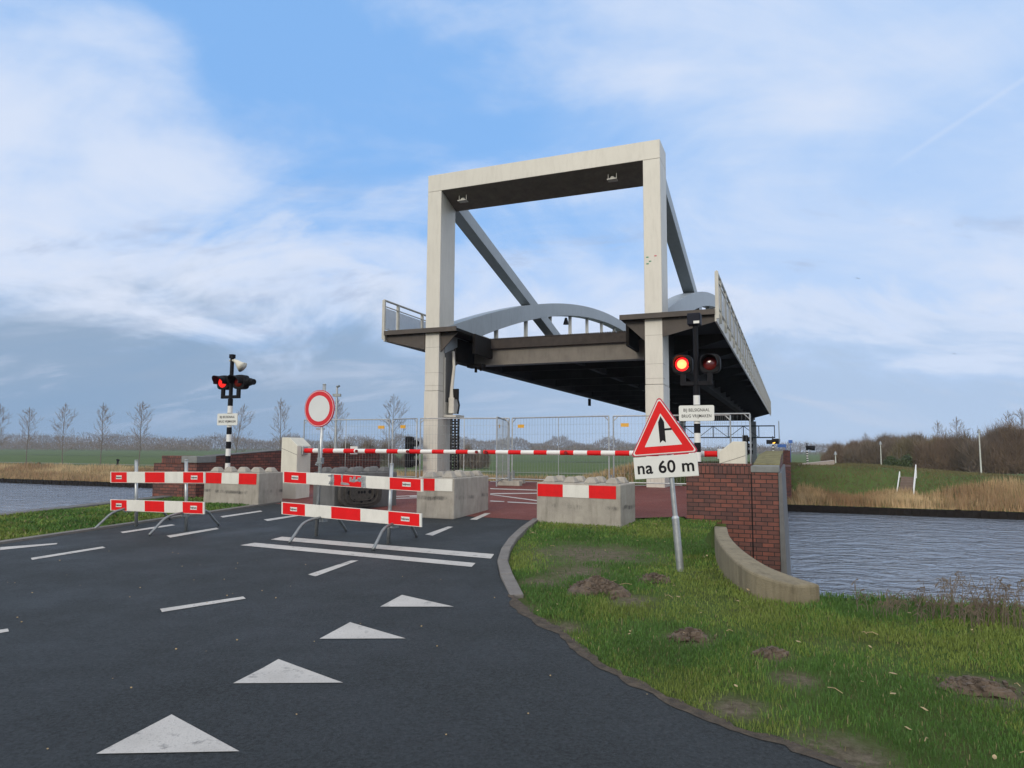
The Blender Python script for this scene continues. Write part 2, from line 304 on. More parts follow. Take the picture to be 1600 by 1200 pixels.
# ------------------------------------------------------------------ mesh helpers
class MB:
    def __init__(s): s.v = []; s.f = []; s.m = []
    def add(s, vs, fs, mi=0):
        o = len(s.v); s.v += [tuple(p) for p in vs]; s.f += [tuple(i+o for i in f) for f in fs]; s.m += [mi]*len(fs); return s
    def hexa(s, p, mi=0): return s.add(p, [(0,3,2,1),(4,5,6,7),(0,1,5,4),(1,2,6,5),(2,3,7,6),(3,0,4,7)], mi)
    def box(s, x0, x1, y0, y1, z0, z1, mi=0): return s.hexa([(x0,y0,z0),(x1,y0,z0),(x1,y1,z0),(x0,y1,z0),(x0,y0,z1),(x1,y0,z1),(x1,y1,z1),(x0,y1,z1)], mi)
    def prism(s, pts, off, mi=0):
        n = len(pts); pts = [Vector(p) for p in pts]; off = Vector(off); vs = pts+[p+off for p in pts]
        return s.add(vs, [tuple(range(n))[::-1], tuple(range(n, 2*n))]+[(i, (i+1) % n, (i+1) % n+n, i+n) for i in range(n)], mi)
    def tube(s, pts, r, n=8, mi=0, cap=True):
        pts = [Vector(p) for p in pts]; k = len(pts); rr = r if isinstance(r, (list, tuple)) else [r]*k
        vs = []; ref = None
        for i, p in enumerate(pts):
            d = (pts[min(i+1, k-1)]-pts[max(i-1, 0)]).normalized()
            if ref is None: ref = Vector((0, 0, 1)) if abs(d.z) < 0.9 else Vector((1, 0, 0))
            a = (ref - d*ref.dot(d)).normalized(); ref = a; b = d.cross(a)
            for j in range(n):
                t = 2*math.pi*j/n; vs.append(p+(a*math.cos(t)+b*math.sin(t))*rr[i])
        fs = [(i*n+j, i*n+(j+1) % n, (i+1)*n+(j+1) % n, (i+1)*n+j) for i in range(k-1) for j in range(n)]
        if cap: fs += [tuple(range(n))[::-1], tuple((k-1)*n+j for j in range(n))]
        return s.add(vs, fs, mi)
    def sweep(s, rings, mi=0, cap=True):
        n = len(rings[0]); k = len(rings); vs = [p for r in rings for p in r]
        fs = [(i*n+j, i*n+(j+1) % n, (i+1)*n+(j+1) % n, (i+1)*n+j) for i in range(k-1) for j in range(n)]
        if cap: fs += [tuple(range(n))[::-1], tuple((k-1)*n+j for j in range(n))]
        return s.add(vs, fs, mi)
    def build(s, name, mats, parent=None, bevel=0.0, smooth=False, recalc=True, xf=None, sub=0):
        if not isinstance(mats, (list, tuple)): mats = [mats]
        me = bpy.data.meshes.new(name); me.from_pydata(s.v, [], s.f)
        for m in mats: me.materials.append(m)
        me.polygons.foreach_set('material_index', s.m)
        if xf is not None: me.transform(xf)
        if recalc:
            bm = bmesh.new(); bm.from_mesh(me); bmesh.ops.recalc_face_normals(bm, faces=bm.faces); bm.to_mesh(me); bm.free()
        uv = me.uv_layers.new(name='UVMap')
        for p in me.polygons:
            n = p.normal; ax = max(range(3), key=lambda i: abs(n[i]))
            for li in p.loop_indices:
                c = me.vertices[me.loops[li].vertex_index].co
                uv.data[li].uv = (c.y, c.z) if ax == 0 else ((c.x, c.z) if ax == 1 else (c.x, c.y))
        if smooth: me.polygons.foreach_set('use_smooth', [True]*len(me.polygons))
        o = bpy.data.objects.new(name, me); COL.objects.link(o); o.parent = parent
        if bevel:
            b = o.modifiers.new('bevel', 'BEVEL'); b.width = bevel; b.segments = 2; b.limit_method = 'ANGLE'; b.angle_limit = math.radians(40)
        if sub:
            b = o.modifiers.new('sub', 'SUBSURF'); b.levels = sub; b.render_levels = sub
        return o
def tag(o, label=None, cat=None, group=None, kind=None):
    for k, v in (('label', label), ('category', cat), ('group', group), ('kind', kind)):
        if v: o[k] = v
    return o
def thing(name, label, cat, group=None, loc=(0, 0, 0), rz=0.0):
    o = bpy.data.objects.new(name, None); COL.objects.link(o); o.empty_display_size = 0.3
    o.location = loc; o.rotation_euler = (0, 0, rz); tag(o, label, cat, group); return o
def dup(o, parent=None, label=None):
    c = o.copy(); COL.objects.link(c); c.parent = parent
    for ch in list(o.children): dup(ch, c)
    if label: c['label'] = label
    return c
def npmesh(name, V, Fc, m, parent=None, mi=None):
    me = bpy.data.meshes.new(name); V = np.asarray(V, np.float32); Fc = np.asarray(Fc, np.int32); k = Fc.shape[1]
    me.vertices.add(len(V)); me.vertices.foreach_set('co', V.ravel()); me.loops.add(Fc.size); me.loops.foreach_set('vertex_index', Fc.ravel())
    me.polygons.add(len(Fc)); me.polygons.foreach_set('loop_start', np.arange(0, Fc.size, k)); me.polygons.foreach_set('loop_total', np.full(len(Fc), k, np.int32))
    for q in (m if isinstance(m, list) else [m]): me.materials.append(q)
    if mi is not None: me.polygons.foreach_set('material_index', np.asarray(mi, np.int32))
    me.update(calc_edges=True); me.validate()
    o = bpy.data.objects.new(name, me); COL.objects.link(o); o.parent = parent; return o
def text(body, size, m, parent, xf, name='lettering', bold=0.0, ls=1.0):
    cu = bpy.data.curves.new('t', 'FONT'); cu.body = body; cu.size = size; cu.extrude = 0.0012; cu.align_x = 'CENTER'; cu.align_y = 'CENTER'; cu.offset = bold; cu.space_character = ls
    t = bpy.data.objects.new('t', cu); me = bpy.data.meshes.new_from_object(t); bpy.data.objects.remove(t); bpy.data.curves.remove(cu)
    me.name = name; me.materials.clear(); me.materials.append(m); me.transform(xf)
    o = bpy.data.objects.new(name, me); COL.objects.link(o); o.parent = parent; return o
FRONT = Matrix.Rotation(math.pi/2, 4, 'X')     # text that faces local -Y
RZ = -A

# ------------------------------------------------------------------ land and water
ZW = -3.8
WL, WR = -14.5, -0.22          # edges of the approach embankment
def rim(s):                     # right-hand rim of the embankment
    pts = [(-50, 60), (7.3, 60), (7.8, 0.35), (8.6, -0.05), (9.6, -0.75), (10.8, -1.13), (12.0, -1.13), (12.95, -1.13), (13.2, -0.6), (22, -0.6)]
    for (a, b), (c, d) in zip(pts, pts[1:]):
        if a <= s <= c: return b+(d-b)*(s-a)/(c-a)
    return 60 if s < 7 else -0.5
def sm(a, b, x): t = min(max((x-a)/(b-a), 0), 1); return t*t*(3-2*t)
def land(l, s):
    if s < 66.40:
        if s < 7.4: on = True
        else: on = (-14.35 <= l <= rim(s)-0.12) and s < 21.6
        if on:
            z = H(s)
            if l > 1.5: z -= 0.0
            return z
        return max(min(H(s), -0.45*(s-7.3)), -5.5)
    top = -1.9 + 1.95*sm(-24, -13, l)*(1-sm(6, 26, l)) + 0.75*sm(10, 24, l)
    if s > 84: top = top + (-2.2-top)*sm(84, 110, s)
    return -3.22 + (top+3.22)*sm(66.0, 76, s)
DIRT += [(tuple(G(925, 862)), 1.05), (tuple(G(900, 890)), 0.5), (tuple(G(870, 978)), 0.32), (tuple(G(990, 935)), 0.3), (tuple(G(850, 905)), 0.35),
         (tuple(G(812, 948)), 0.22), (tuple(G(1080, 992)), 0.25), (tuple(G(1205, 1022)), 0.2), (tuple(G(1545, 1070)), 0.35), (tuple(G(1240, 1055)), 0.2), (tuple(G(1150, 1100)), 0.25), (tuple(G(1310,1170)),.35)]
GROUND = ground_mat()
def axis(a): return sorted(set(round(x, 4) for x in a))
ls = axis(list(np.arange(-30, -2.2, 0.33))+list(np.arange(-2.2, 1.2, 0.1))+list(np.arange(1.2, 20, 0.33))+list(np.arange(-150, -30, 4))+list(np.arange(20, 60, 3))+list(np.arange(-1500, -150, 135))+list(np.arange(60, 1500, 120)))
ss = axis(list(np.arange(-4, 7, 0.33))+list(np.arange(7, 13.5, 0.12))+list(np.arange(13.5, 22.5, 0.33))+list(np.arange(22.5, 66, 3))+list(np.arange(66, 90, 0.8))+list(np.arange(90, 300, 12))+list(np.arange(300, 1900, 100))+[-300, -60, -15, 66.385, 66.41])
V = []
for s in ss:
    for l in ls:
        z = land(l, s)
        if -4 < s < 14 and -16 < l < 14: z += 0.02*math.sin(l*2.1+s*1.3)*math.sin(l*0.7-s*1.9) - 0.032
        V.append(W(l, s, z))
nl = len(ls); Fq = [(i*nl+j, i*nl+j+1, (i+1)*nl+j+1, (i+1)*nl+j) for i in range(len(ss)-1) for j in range(nl-1)]
g = npmesh('ground', V, Fq, GROUND); tag(g, kind='structure')
w = npmesh('water', [W(-1490, 5, ZW), W(1430, 5, ZW), W(1430, 66.45, ZW), W(-1490, 66.45, ZW)], [(0, 1, 2, 3)], WATER); tag(w, kind='structure')

def sheet(name, poly, m, off, kind='structure', parent=None):
    """flat polygon (world xy) draped on the road surface"""
    bm = bmesh.new(); vs = [bm.verts.new((p[0], p[1], 0)) for p in poly]; f = bm.faces.new(vs)
    if f.normal.z < 0 or True:
        f.normal_update()
        if f.normal.z < 0: f.normal_flip()
    U = Vector((SA, CA, 0))
    for s in (4.0, 19.0):
        bmesh.ops.bisect_plane(bm, geom=bm.verts[:]+bm.edges[:]+bm.faces[:], plane_co=U*s, plane_no=U)
    bmesh.ops.triangulate(bm, faces=bm.faces[:])
    for v in bm.verts: v.co.z = H(LS(v.co)[1]) + off
    me = bpy.data.meshes.new(name); bm.to_mesh(me); bm.free(); me.materials.append(m)
    o = bpy.data.objects.new(name, me); COL.objects.link(o); o.parent = parent
    if kind: o['kind'] = kind
    return o
Pxy = lambda *pts: [G(a, b) for a, b in pts]
right_edge = Pxy((833, 814), (812, 829), (795, 845), (782, 862), (777, 880), (780, 900), (796, 930), (822, 958), (868, 986), (905, 1018), (960, 1052), (1040, 1092), (1130, 1132), (1230, 1168), (1330, 1205))
rej = [p + Vector((random.uniform(-.02, .02), random.uniform(-.02, .02), 0)) if i > 6 else p for i, p in enumerate(right_edge)]
ex = rej[-1]
road_poly = [W(-10.95, 13.05), *[p for p in Pxy((833, 814))], *rej[1:], Vector((ex.x+2.5, ex.y-0.55, 0)), Vector((ex.x+9, ex.y-1.4, 0)), Vector((ex.x+9, -9, 0)), W(-10.95, -14), W(-10.95, 13.05)][:-1]
road_poly[0] = W(-10.9, LS(G(446, 788.5))[1])
sheet('road', road_poly, ASPH, 0.006)
s0 = LS(G(446, 788.5))[1]
red = [W(-10.9, s0), Pxy((833, 814))[0], *Pxy((900, 815), (1000, 810), (1069, 808)), W(-1.82, 13.2), W(-1.82, 13.45), W(-0.66, 13.45), W(-0.66, 21.5), W(-13.6, 21.5), W(-13.6, 13.0), W(-10.9, 13.0)]
sheet('red_pavement', red, REDA, 0.010)
# abutment mass under the approach (end face towards the canal)
mb = MB(); mb.box(-14.35, -0.25, 21.3, 21.75, -5, 0.43)
o = mb.build('abutment', CONC); o.rotation_euler = (0, 0, RZ); tag(o, 'low concrete end wall of the approach at the canal, under the temporary fence', 'abutment wall')

# road paint
def paint(name, poly, label, cat, group, z=0.0115):
    o = sheet(name, poly, MARK, z, None); tag(o, label, cat, group); return o
def setkind(o): o['kind'] = 'structure'; return o
marks = []
for pl in ([(0, 856), (90, 849.5), (88, 851.5), (0, 860.5)], [(48, 873), (160, 855), (165, 857), (50, 876)], [(188, 832), (268, 820), (274, 821.5), (192, 834)], [(260, 838), (338, 825.5), (342, 827.5), (266, 841)],
           [(344, 807.5), (407, 798.5), (410, 800), (348, 809.5)], [(412, 812.5), (462, 805.5), (466, 807), (418, 815)],
           [(250, 953), (380, 933.5), (384, 937), (253, 958)], [(481, 899), (548, 877), (560, 877), (493, 902)], [(664, 836), (700, 823.5), (708, 824), (676, 838)], [(734, 812.5), (758, 802.5), (767, 802.5), (745, 813)],
           [(-40, 992), (12, 984), (14, 988.5), (-40, 998)],
           [(375, 853), (398, 849), (743, 881), (737, 887)], [(423, 844), (441, 839.5), (772, 867), (767, 874)],
           [(150, 1181), (268, 1119), (374, 1177)], [(364, 1070), (435, 1032), (536, 1069)], [(499, 1000), (547, 974), (634, 999.5)], [(594, 949.5), (628, 931), (709, 949.5)]):
    marks.append(Pxy(*pl))
bmj = bmesh.new()
def many(name, polys, m, off):
    parts = [sheet('tmp', p, m, off, None) for p in polys]
    bm = bmesh.new()
    for p in parts: bm.from_mesh(p.data)
    for p in parts: bpy.data.objects.remove(p)
    me = bpy.data.meshes.new(name); bm.to_mesh(me); bm.free(); me.materials.append(m)
    o = bpy.data.objects.new(name, me); COL.objects.link(o); o['kind'] = 'structure'; return o
many('road_marking', marks, MARK, 0.0105)
red_marks = [Pxy((640, 776), (660, 775.3), (660, 776.6), (640, 777.3)), Pxy((766, 763.6), (840, 766), (840, 767.4), (766, 765)), Pxy((766, 771.6), (840, 770.8), (840, 772.2), (766, 773)), Pxy((766, 773), (840, 782.4), (840, 784), (766, 774)),
             Pxy((766, 783), (788, 784), (788, 785.2), (766, 784.4)), Pxy((793, 784.6), (840, 787), (840, 788.4), (793, 786)), Pxy((766, 752.2), (840, 753), (840, 754), (766, 753.2)), Pxy((991, 758.5), (1066, 758), (1066, 759.2), (991, 759.7)),
             Pxy((617, 779), (655, 778), (655, 779.2), (617, 780.2)), W and Pxy((617, 776), (655, 774.6), (655, 775.6), (617, 777))]
many('red_pavement_marking', red_marks, MARK, 0.0145)

# muddy ragged edge between asphalt and turf
def mud():
    base = [Vector(p) for p in rej[6:]]; P_ = smooth_path(base, 6); rr = random.Random(3); ins, outs = [], []
    for i, p in enumerate(P_):
        d_ = (P_[min(i+1, len(P_)-1)]-P_[max(i-1, 0)]); d_.z = 0; d_.normalize(); nrm = Vector((-d_.y, d_.x, 0))
        w0 = 0.005+0.045*rr.random()+(0.05 if 2 < i < 12 else 0.0)*rr.uniform(.3, 1); ins.append(p-nrm*w0); outs.append(p+nrm*(0.03+0.05*rr.random()))
    return ins+outs[::-1]
def smooth_path(P, k=5):
    out = []
    for i in range(len(P)-1):
        p0, p1, p2, p3 = P[max(i-1, 0)], P[i], P[i+1], P[min(i+2, len(P)-1)]
        for j in range(k):
            t_ = j/k; out.append(0.5*((2*p1)+(p2-p0)*t_+(2*p0-5*p1+4*p2-p3)*t_*t_+(3*p1-p0-3*p2+p3)*t_**3))
    out.append(P[-1]); return out
sheet('mud_edge', mud(), mat('muddy grit', (0.062, 0.048, 0.034), 0.95, var=0.55, scale=14, bump=1.0, bscale=50), 0.0095)
# kerb along the verge
kin = [G(833, 813), G(812, 828), G(795, 844), G(783, 861), G(777, 880), G(782, 903), G(797, 932)]
kout = [p + (Vector((0.13, 0.03, 0)) if i < 5 else Vector((0.14, 0.05, 0))) for i, p in enumerate(kin)]
for i in range(len(kin)-1):
    mb = MB(); a, b, c, d = kin[i], kin[i+1], kout[i+1], kout[i]
    e = (b-a)*0.012
    q = [a+e, b-e, c-e, d+e]
    mb.hexa([(*p.xy, p.z-0.15) for p in q]+[(*p.xy, p.z+(0.042 if i < 5 else 0.042-0.03*(j in (1, 2)))) for j, p in enumerate(q)])
    o = mb.build('kerb', KERB, bevel=0.012); o['kind'] = 'structure'
# thin concrete edging of the left road edge and coping of the left rim
mb = MB(); mb.box(-11.12, -10.93, -8, 12.9, -0.3, 0)
for i, v in enumerate(mb.v): mb.v[i] = (v[0], v[1], (H(v[1])+0.035) if v[2] > -0.1 else -0.4)
mb = MB()
seq = [-8, 4, 12.95]
mb.sweep([[(-11.10, s, -0.4), (-10.94, s, -0.4), (-10.94, s, H(s)+0.035), (-11.10, s, H(s)+0.035)] for s in seq])
o = mb.build('road_edging', KERB); o.rotation_euler = (0, 0, RZ); o['kind'] = 'structure'
mb = MB(); mb.sweep([[(-14.75, s, -5), (-14.38, s, -5), (-14.38, s, H(s)+0.05), (-14.75, s, H(s)+0.05)] for s in (0.0, 4.0, 13.08)])
o = mb.build('retaining_wall', CONCD, bevel=0.02); o.rotation_euler = (0, 0, RZ); tag(o, 'low dark concrete edge of the grass verge above the water, far left', 'retaining wall')

# ------------------------------------------------------------------ brick parapets
def wedge(mb, x0, x1, prof, zb, mi=0):
    mb.sweep([[(x0, s, zb), (x1, s, zb), (x1, s, z), (x0, s, z)] for s, z in prof], mi)
t = thing('brick_parapet', 'red brown brick parapet beside the right water, behind the leaning triangle sign', 'brick wall', 'brick parapets of the approach', W(-1.0, 13.1), RZ)
x0, x1 = -0.80, 0.78
mb = MB(); mb.box(x0, 0.34, 0.0, 0.40, -5, 1.12); mb.build('wall', BRICK, t)
mb = MB(); mb.box(x0, 0.34, -0.012, 0.412, 1.122, 1.30); mb.build('coping', SOLDIER, t, bevel=0.006)
mb = MB(); wedge(mb, 0.345, x1, [(0.001, 1.155), (0.9, 1.155), (0.905, 1.24), (3.5, 1.40), (8.5, 1.48)], -5); mb.build('side_wall', BRICK, t)
mb = MB(); mb.box(0.33, 0.80, -0.02, 0.9, 1.157, 1.27); mb.build('cap_stone', GREYST, t, bevel=0.008)
mb = MB(); mb.sweep([[(0.33, s_, z_-0.045), (0.80, s_, z_-0.045), (0.80, s_, z_), (0.33, s_, z_)] for s_, z_ in ((0.91, 1.29), (3.5, 1.45), (8.4, 1.53))]); mb.build('mossy_top', mat('moss grown coping', (0.17, 0.155, 0.07), 0.95, var=0.4, scale=6, bump=0.8), t, bevel=0.01)
mb = MB(); mb.prism([(x1+0.005, -0.025, -5), (x1+0.005, -0.025, 1.15), (x1+0.06, -0.025, 1.15), (x1+0.20, -0.025, -5)], (0, 8.4, 0)); mb.build('edge_strip', mat('grey edge strip', (0.12, 0.12, 0.125), 0.6, var=.2, dirt=.4), t)
mb = MB(); mb.box(0.325, 0.34, -0.006, 0.0, -5, 1.12); mb.build('joint', BLACK, t)
t = thing('brick_parapet', 'red brown brick parapet beside the left water, behind the red and white boards', 'brick wall', 'brick parapets of the approach', W(-14.4, 13.1), RZ)
mb = MB(); mb.box(-0.72, 0.30, 0, 0.40, -5, 1.13); mb.build('wall', BRICK, t)
mb = MB(); mb.box(-0.45, 0.22, -0.012, 0.41, 1.132, 1.32); mb.build('coping', SOLDIER, t, bevel=0.006)
mb = MB(); wedge(mb, 0.31, 0.72, [(0.001, 1.13), (0.6, 1.14), (0.605, 1.30), (3.0, 1.44), (8.3, 1.50)], -5); mb.build('side_wall', BRICK, t)
mb = MB(); mb.box(0.225, 0.74, -0.02, 0.6, 1.15, 1.315); mb.build('cap_stone', GREYST, t, bevel=0.008)
mb = MB(); mb.sweep([[(0.30, s_, z_-0.025), (0.735, s_, z_-0.025), (0.735, s_, z_), (0.30, s_, z_)] for s_, z_ in ((0.61, 1.33), (3.0, 1.47), (8.3, 1.53))]); mb.build('mossy_top', CONCD, t, bevel=0.006)
# curved concrete wall beside the water
cin = [G(1104, 833, .12), G(1112, 850, .12), G(1133, 874, .12), G(1166, 899, .12), G(1205, 921, .12), G(1243, 938, .12)]
cw = [G(1136, 823, .30), G(1141, 838, .30), G(1160, 858, .28), G(1196, 882, .24), G(1240, 900, .20), G(1282, 913, .17)]
ci2 = [G(1116, 822, .30), G(1119, 840, .30), G(1136, 864, .28), G(1166, 889, .24), G(1205, 905, .20), G(1243, 915, .17)]
def smooth_path(P, k=5):
    out = []
    for i in range(len(P)-1):
        p0, p1, p2, p3 = P[max(i-1, 0)], P[i], P[i+1], P[min(i+2, len(P)-1)]
        for j in range(k):
            t_ = j/k; out.append(0.5*((2*p1)+(p2-p0)*t_+(2*p0-5*p1+4*p2-p3)*t_*t_+(3*p1-p0-3*p2+p3)*t_**3))
    out.append(P[-1]); return out
c_a = smooth_path(ci2); c_b = smooth_path(cw)
mb = MB(); mb.sweep([[(a.x, a.y, -0.8), (b.x, b.y, -4.2), (b.x, b.y, b.z), (a.x, a.y, a.z)] for a, b in zip(c_a, c_b)])
o = mb.build('curved_wall', COPE, bevel=0.025); tag(o, 'low curved weathered concrete wall ending in the grass beside the right water', 'concrete wall')

# ------------------------------------------------------------------ the lift bridge
ZD = 5.5; LEN = 58.2
br = thing('lift_bridge', 'raised white steel lift bridge with square portal and two arches over the canal', 'bridge', None, W(-7.34, 20.25), RZ)
SL = 0.262
for sx in (-1, 1):
    xa, xb = sorted((sx*3.43, sx*3.95))
    mb = MB(); mb.box(xa, xb, 0, 1.08, 3.45, 10.28); mb.box(xa-0.006, xb+0.006, -0.012, 1.092, -0.5, 3.44)
    zb = 0.0
    col = mb.build('portal_column', PAINT, br, bevel=0.012)
    for z in (1.2, 2.45, 3.62, 4.05, 4.9):
        mb = MB(); mb.box(xa-0.008, xb+0.008, -0.003 if z > 3.44 else -0.0145, 0.3, z, z+0.009)
        mb.build('panel_joint', mat('panel seam', (0.30, 0.28, 0.25), 0.7), col)
    # stay running down to the deck
    xc = sx*3.61; w2 = 0.23
    def q(tt, dz): return [(xc-w2, tt, 9.97+1.2*SL+dz-SL*tt), (xc+w2, tt, 9.97+1.2*SL+dz-SL*tt)]
    mb = MB(); r0 = q(0.9, 0)+q(0.9, 0.50)[::-1]; r1 = q(18.6, 0)+q(18.6, 0.50)[::-1]; mb.sweep([r0, r1]); mb.build('stay', PAINTG, br, bevel=0.01)
    # arch
    xc = sx*3.64; ws = 0.27; rings = []
    for i in range(49):
        tt = 0.35+(LEN-0.7)*i/48; z = ZD+4*5.0*tt*(LEN-tt)/LEN**2
        dzdt = 4*5.0*(LEN-2*tt)/LEN**2; hh = 0.62*math.sqrt(1+dzdt**2)*(1+0.35*abs(2*i/48-1)**4)
        rings.append([(xc-ws, tt, z-hh), (xc+ws, tt, z-hh), (xc+ws, tt, z), (xc-ws, tt, z)])
    mb = MB(); mb.sweep(rings); mb.build('arch', PAINTG, br, bevel=0.012)
    k = 0
    while 5.3+3.4*k < LEN-4.5:
        tt = 5.3+3.4*k; z = ZD+4*5.0*tt*(LEN-tt)/LEN**2-0.6
        if z > ZD+0.3:
            mb = MB(); mb.tube([(xc, tt, ZD-0.2), (xc, tt, z)], 0.10, 8); mb.build('hanger', PAINT, br, smooth=True)
        k += 1
    # main girder under the arch
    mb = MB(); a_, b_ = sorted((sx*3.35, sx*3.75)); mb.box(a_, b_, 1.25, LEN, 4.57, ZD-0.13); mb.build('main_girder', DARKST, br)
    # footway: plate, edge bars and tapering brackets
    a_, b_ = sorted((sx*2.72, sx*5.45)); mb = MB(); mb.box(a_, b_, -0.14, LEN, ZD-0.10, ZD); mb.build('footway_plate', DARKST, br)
    mb = MB(); mb.box(a_-0.005, b_+0.005, -0.20, -0.14, ZD-0.115, ZD+0.035); mb.build('edge_bar', BROWNST, br)
    mb = MB()
    mb.box(*sorted((sx*5.45, sx*5.50)), -0.15, LEN, ZD-0.32, ZD+0.06)
    mb.build('fascia', RAILP, br)
    mb = MB(); mb.prism([(sx*5.44, -0.02, ZD-0.11), (sx*5.44, -0.02, ZD-0.30), (sx*3.96, -0.02, ZD-0.66), (sx*3.96, -0.02, ZD-0.11)], (0, 0.05, 0)); mb.build('bracket', BROWNST, br)
    mb = MB(); mb.prism([(sx*5.44, 3.4, ZD-0.11), (sx*5.44, 3.4, ZD-0.30), (sx*3.76, 3.4, ZD-0.75), (sx*3.76, 3.4, ZD-0.11)], (0, 0.05, 0))
    fb = mb.build('bracket', DARKST, br)
    for k in range(1, 16):
        c = fb.copy(); COL.objects.link(c); c.parent = br; c.location = (0, 3.4*k, 0)
    # notch plate beside the roadway end
    mb = MB(); a_, b_ = sorted((sx*2.62, sx*2.72)); mb.box(a_, b_, 1.1, 3.0, ZD-0.7, ZD-0.02); mb.build('side_plate', DARKST, br)
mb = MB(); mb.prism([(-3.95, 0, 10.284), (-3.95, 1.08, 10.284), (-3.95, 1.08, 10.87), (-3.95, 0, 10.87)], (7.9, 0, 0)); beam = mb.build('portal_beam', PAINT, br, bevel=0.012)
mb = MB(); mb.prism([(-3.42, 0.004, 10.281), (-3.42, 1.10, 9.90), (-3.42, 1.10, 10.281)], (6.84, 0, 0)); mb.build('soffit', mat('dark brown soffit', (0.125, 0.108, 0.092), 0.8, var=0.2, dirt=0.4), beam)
for x in (-2.80, 2.40):
    mb = MB(); mb.box(x-0.15, x+0.15, 0.26, 0.50, 9.94, 9.97); mb.tube([(x, 0.38, 9.97), (x, 0.38, 10.06)], [0.11, 0.05], 10); mb.box(x-0.14, x-0.125, 0.36, 0.39, 9.97, 10.18); mb.box(x+0.125, x+0.14, 0.36, 0.39, 9.97, 10.18)
    mb.build('floodlight', RAILP, br)
# roadway deck, end beam, finger joint
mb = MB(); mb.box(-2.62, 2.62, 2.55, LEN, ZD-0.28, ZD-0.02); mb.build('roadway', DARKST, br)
mb = MB(); mb.box(-2.68, 2.68, 2.45, 2.56, ZD-0.36, ZD-0.03)
for i in range(64):
    x = -2.64+i*0.083; mb.box(x, x+0.045, 2.43, 2.56, ZD-0.032, ZD+0.012)
mb.build('finger_joint', mat('rusty joint steel', (0.040, 0.032, 0.028), 0.85, var=0.3, scale=6), br)
mb = MB(); mb.box(-3.36, 3.36, 2.62, 2.95, ZD-0.93, ZD-0.30); mb.box(-3.36, 3.36, 2.52, 2.95, ZD-0.945, ZD-0.90); mb.build('end_beam', mat('taupe end beam paint', (0.165, 0.148, 0.128), 0.7, var=0.14, dirt=0.4), br)
mb = MB()
mb.box(-3.34, 3.34, 0, 0.10, 4.62, ZD-0.29); cb = mb.build('crossbeam', DARKST, br); cb.location = (0, 5.3, 0)
for k in range(1, 16):
    c = cb.copy(); COL.objects.link(c); c.parent = br; c.location = (0, 5.3+3.4*k, 0)
mb = MB(); mb.box(-0.1, 0.1, 3, LEN-0.2, 4.75, ZD-0.29); mb.build('stringer', DARKST, br)
# railings
for sx in (-1, 1):
    x = sx*5.52
    rl = MB(); rl.tube([(x, -0.12, ZD+1.12), (x, LEN, ZD+1.12)], 0.04, 8); rl.box(x-0.02, x+0.02, -0.1, LEN, ZD+0.90, ZD+0.93); rl.box(x-0.02, x+0.02, -0.1, LEN, ZD+0.12, ZD+0.15)
    rail = rl.build('railing', RAILP, br)
    mb = MB(); mb.box(x-0.05, x+0.05, -0.035, 0.035, ZD-0.24, ZD+1.12); p0 = mb.build('railing_post', RAILP, rail); p0.location = (0, -0.12, 0)
    mb = MB(); mb.box(x-0.008, x+0.008, 0.06, 1.64, ZD+0.16, ZD+0.86); q0 = mb.build('railing_panel', PANEL, rail); q0.location = (0, 0.80, 0)
    mb = MB(); mb.box(x-0.008, x+0.008, 0.06, 0.74, ZD+0.16, ZD+0.86); mb.build('railing_panel', PANEL, rail).location = (0, -0.08, 0)
    for k in range(33):
        c = p0.copy(); COL.objects.link(c); c.parent = rail; c.location = (0, 0.80+1.74*k, 0)
        if 0 < k < 33:
            c = q0.copy(); COL.objects.link(c); c.parent = rail; c.location = (0, 0.80+1.74*k, 0)
# far supports and inspection gantry under the far end
for sx in (-1, 1):
    a_, b_ = sorted((sx*3.4, sx*4.0)); mb = MB(); mb.box(a_, b_, LEN-1.0, LEN+0.1, -4.5, 4.57); mb.build('far_column', GALVD, br)
STRUC = mat('dark blue black steel', (0.02, 0.025, 0.035), 0.5)
mb = MB()
for z in (2.85, 4.05): mb.box(-3.3, 5.9, LEN-2.1, LEN-2.0, z-0.06, z+0.06)
for x in np.linspace(-3.3, 5.85, 7): mb.box(x-0.04, x+0.04, LEN-2.1, LEN-2.0, 2.85, 4.05)
xs = np.linspace(-3.3, 5.85, 7)
for i in range(5):
    a_, b_ = (2.85, 4.05) if i % 2 else (4.05, 2.85); mb.tube([(xs[i], LEN-2.05, a_), (xs[i+1], LEN-2.05, b_)], 0.03, 4)
mb.build('inspection_gantry', STRUC, br)
# drive in the left column: recess, hydraulic cylinder, bracket, cable chain
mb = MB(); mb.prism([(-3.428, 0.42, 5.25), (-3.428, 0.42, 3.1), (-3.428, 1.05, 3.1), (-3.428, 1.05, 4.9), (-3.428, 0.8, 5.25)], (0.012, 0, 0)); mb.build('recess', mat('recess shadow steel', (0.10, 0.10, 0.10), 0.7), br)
mb = MB(); mb.tube([(-3.30, 0.80, 4.85), (-3.22, 0.72, 4.3), (-3.26, 0.66, 3.6), (-3.25, 0.66, 2.95)], [0.05, 0.05, 0.06, 0.12], 10); mb.box(-3.33, -3.13, 0.55, 0.95, 2.72, 3.25); mb.build('lifting_cylinder', PAINT, br, bevel=0.01)
mb = MB(); mb.box(-3.42, -2.95, 0.35, 1.0, 2.58, 2.66); mb.box(-3.42, -3.38, 0.36, 0.42, 2.6, 4.6); mb.build('cylinder_bracket', RAILP, br)
mb = MB(); mb.box(-3.20, -3.02, 0.62, 0.72, 3.2, 3.55); mb.tube([(-3.08, 0.7, 3.3), (-3.0, 0.7, 3.0), (-3.05, 0.7, 2.7)], 0.035, 6); mb.build('drive_motor', BLACK, br)
mb = MB()
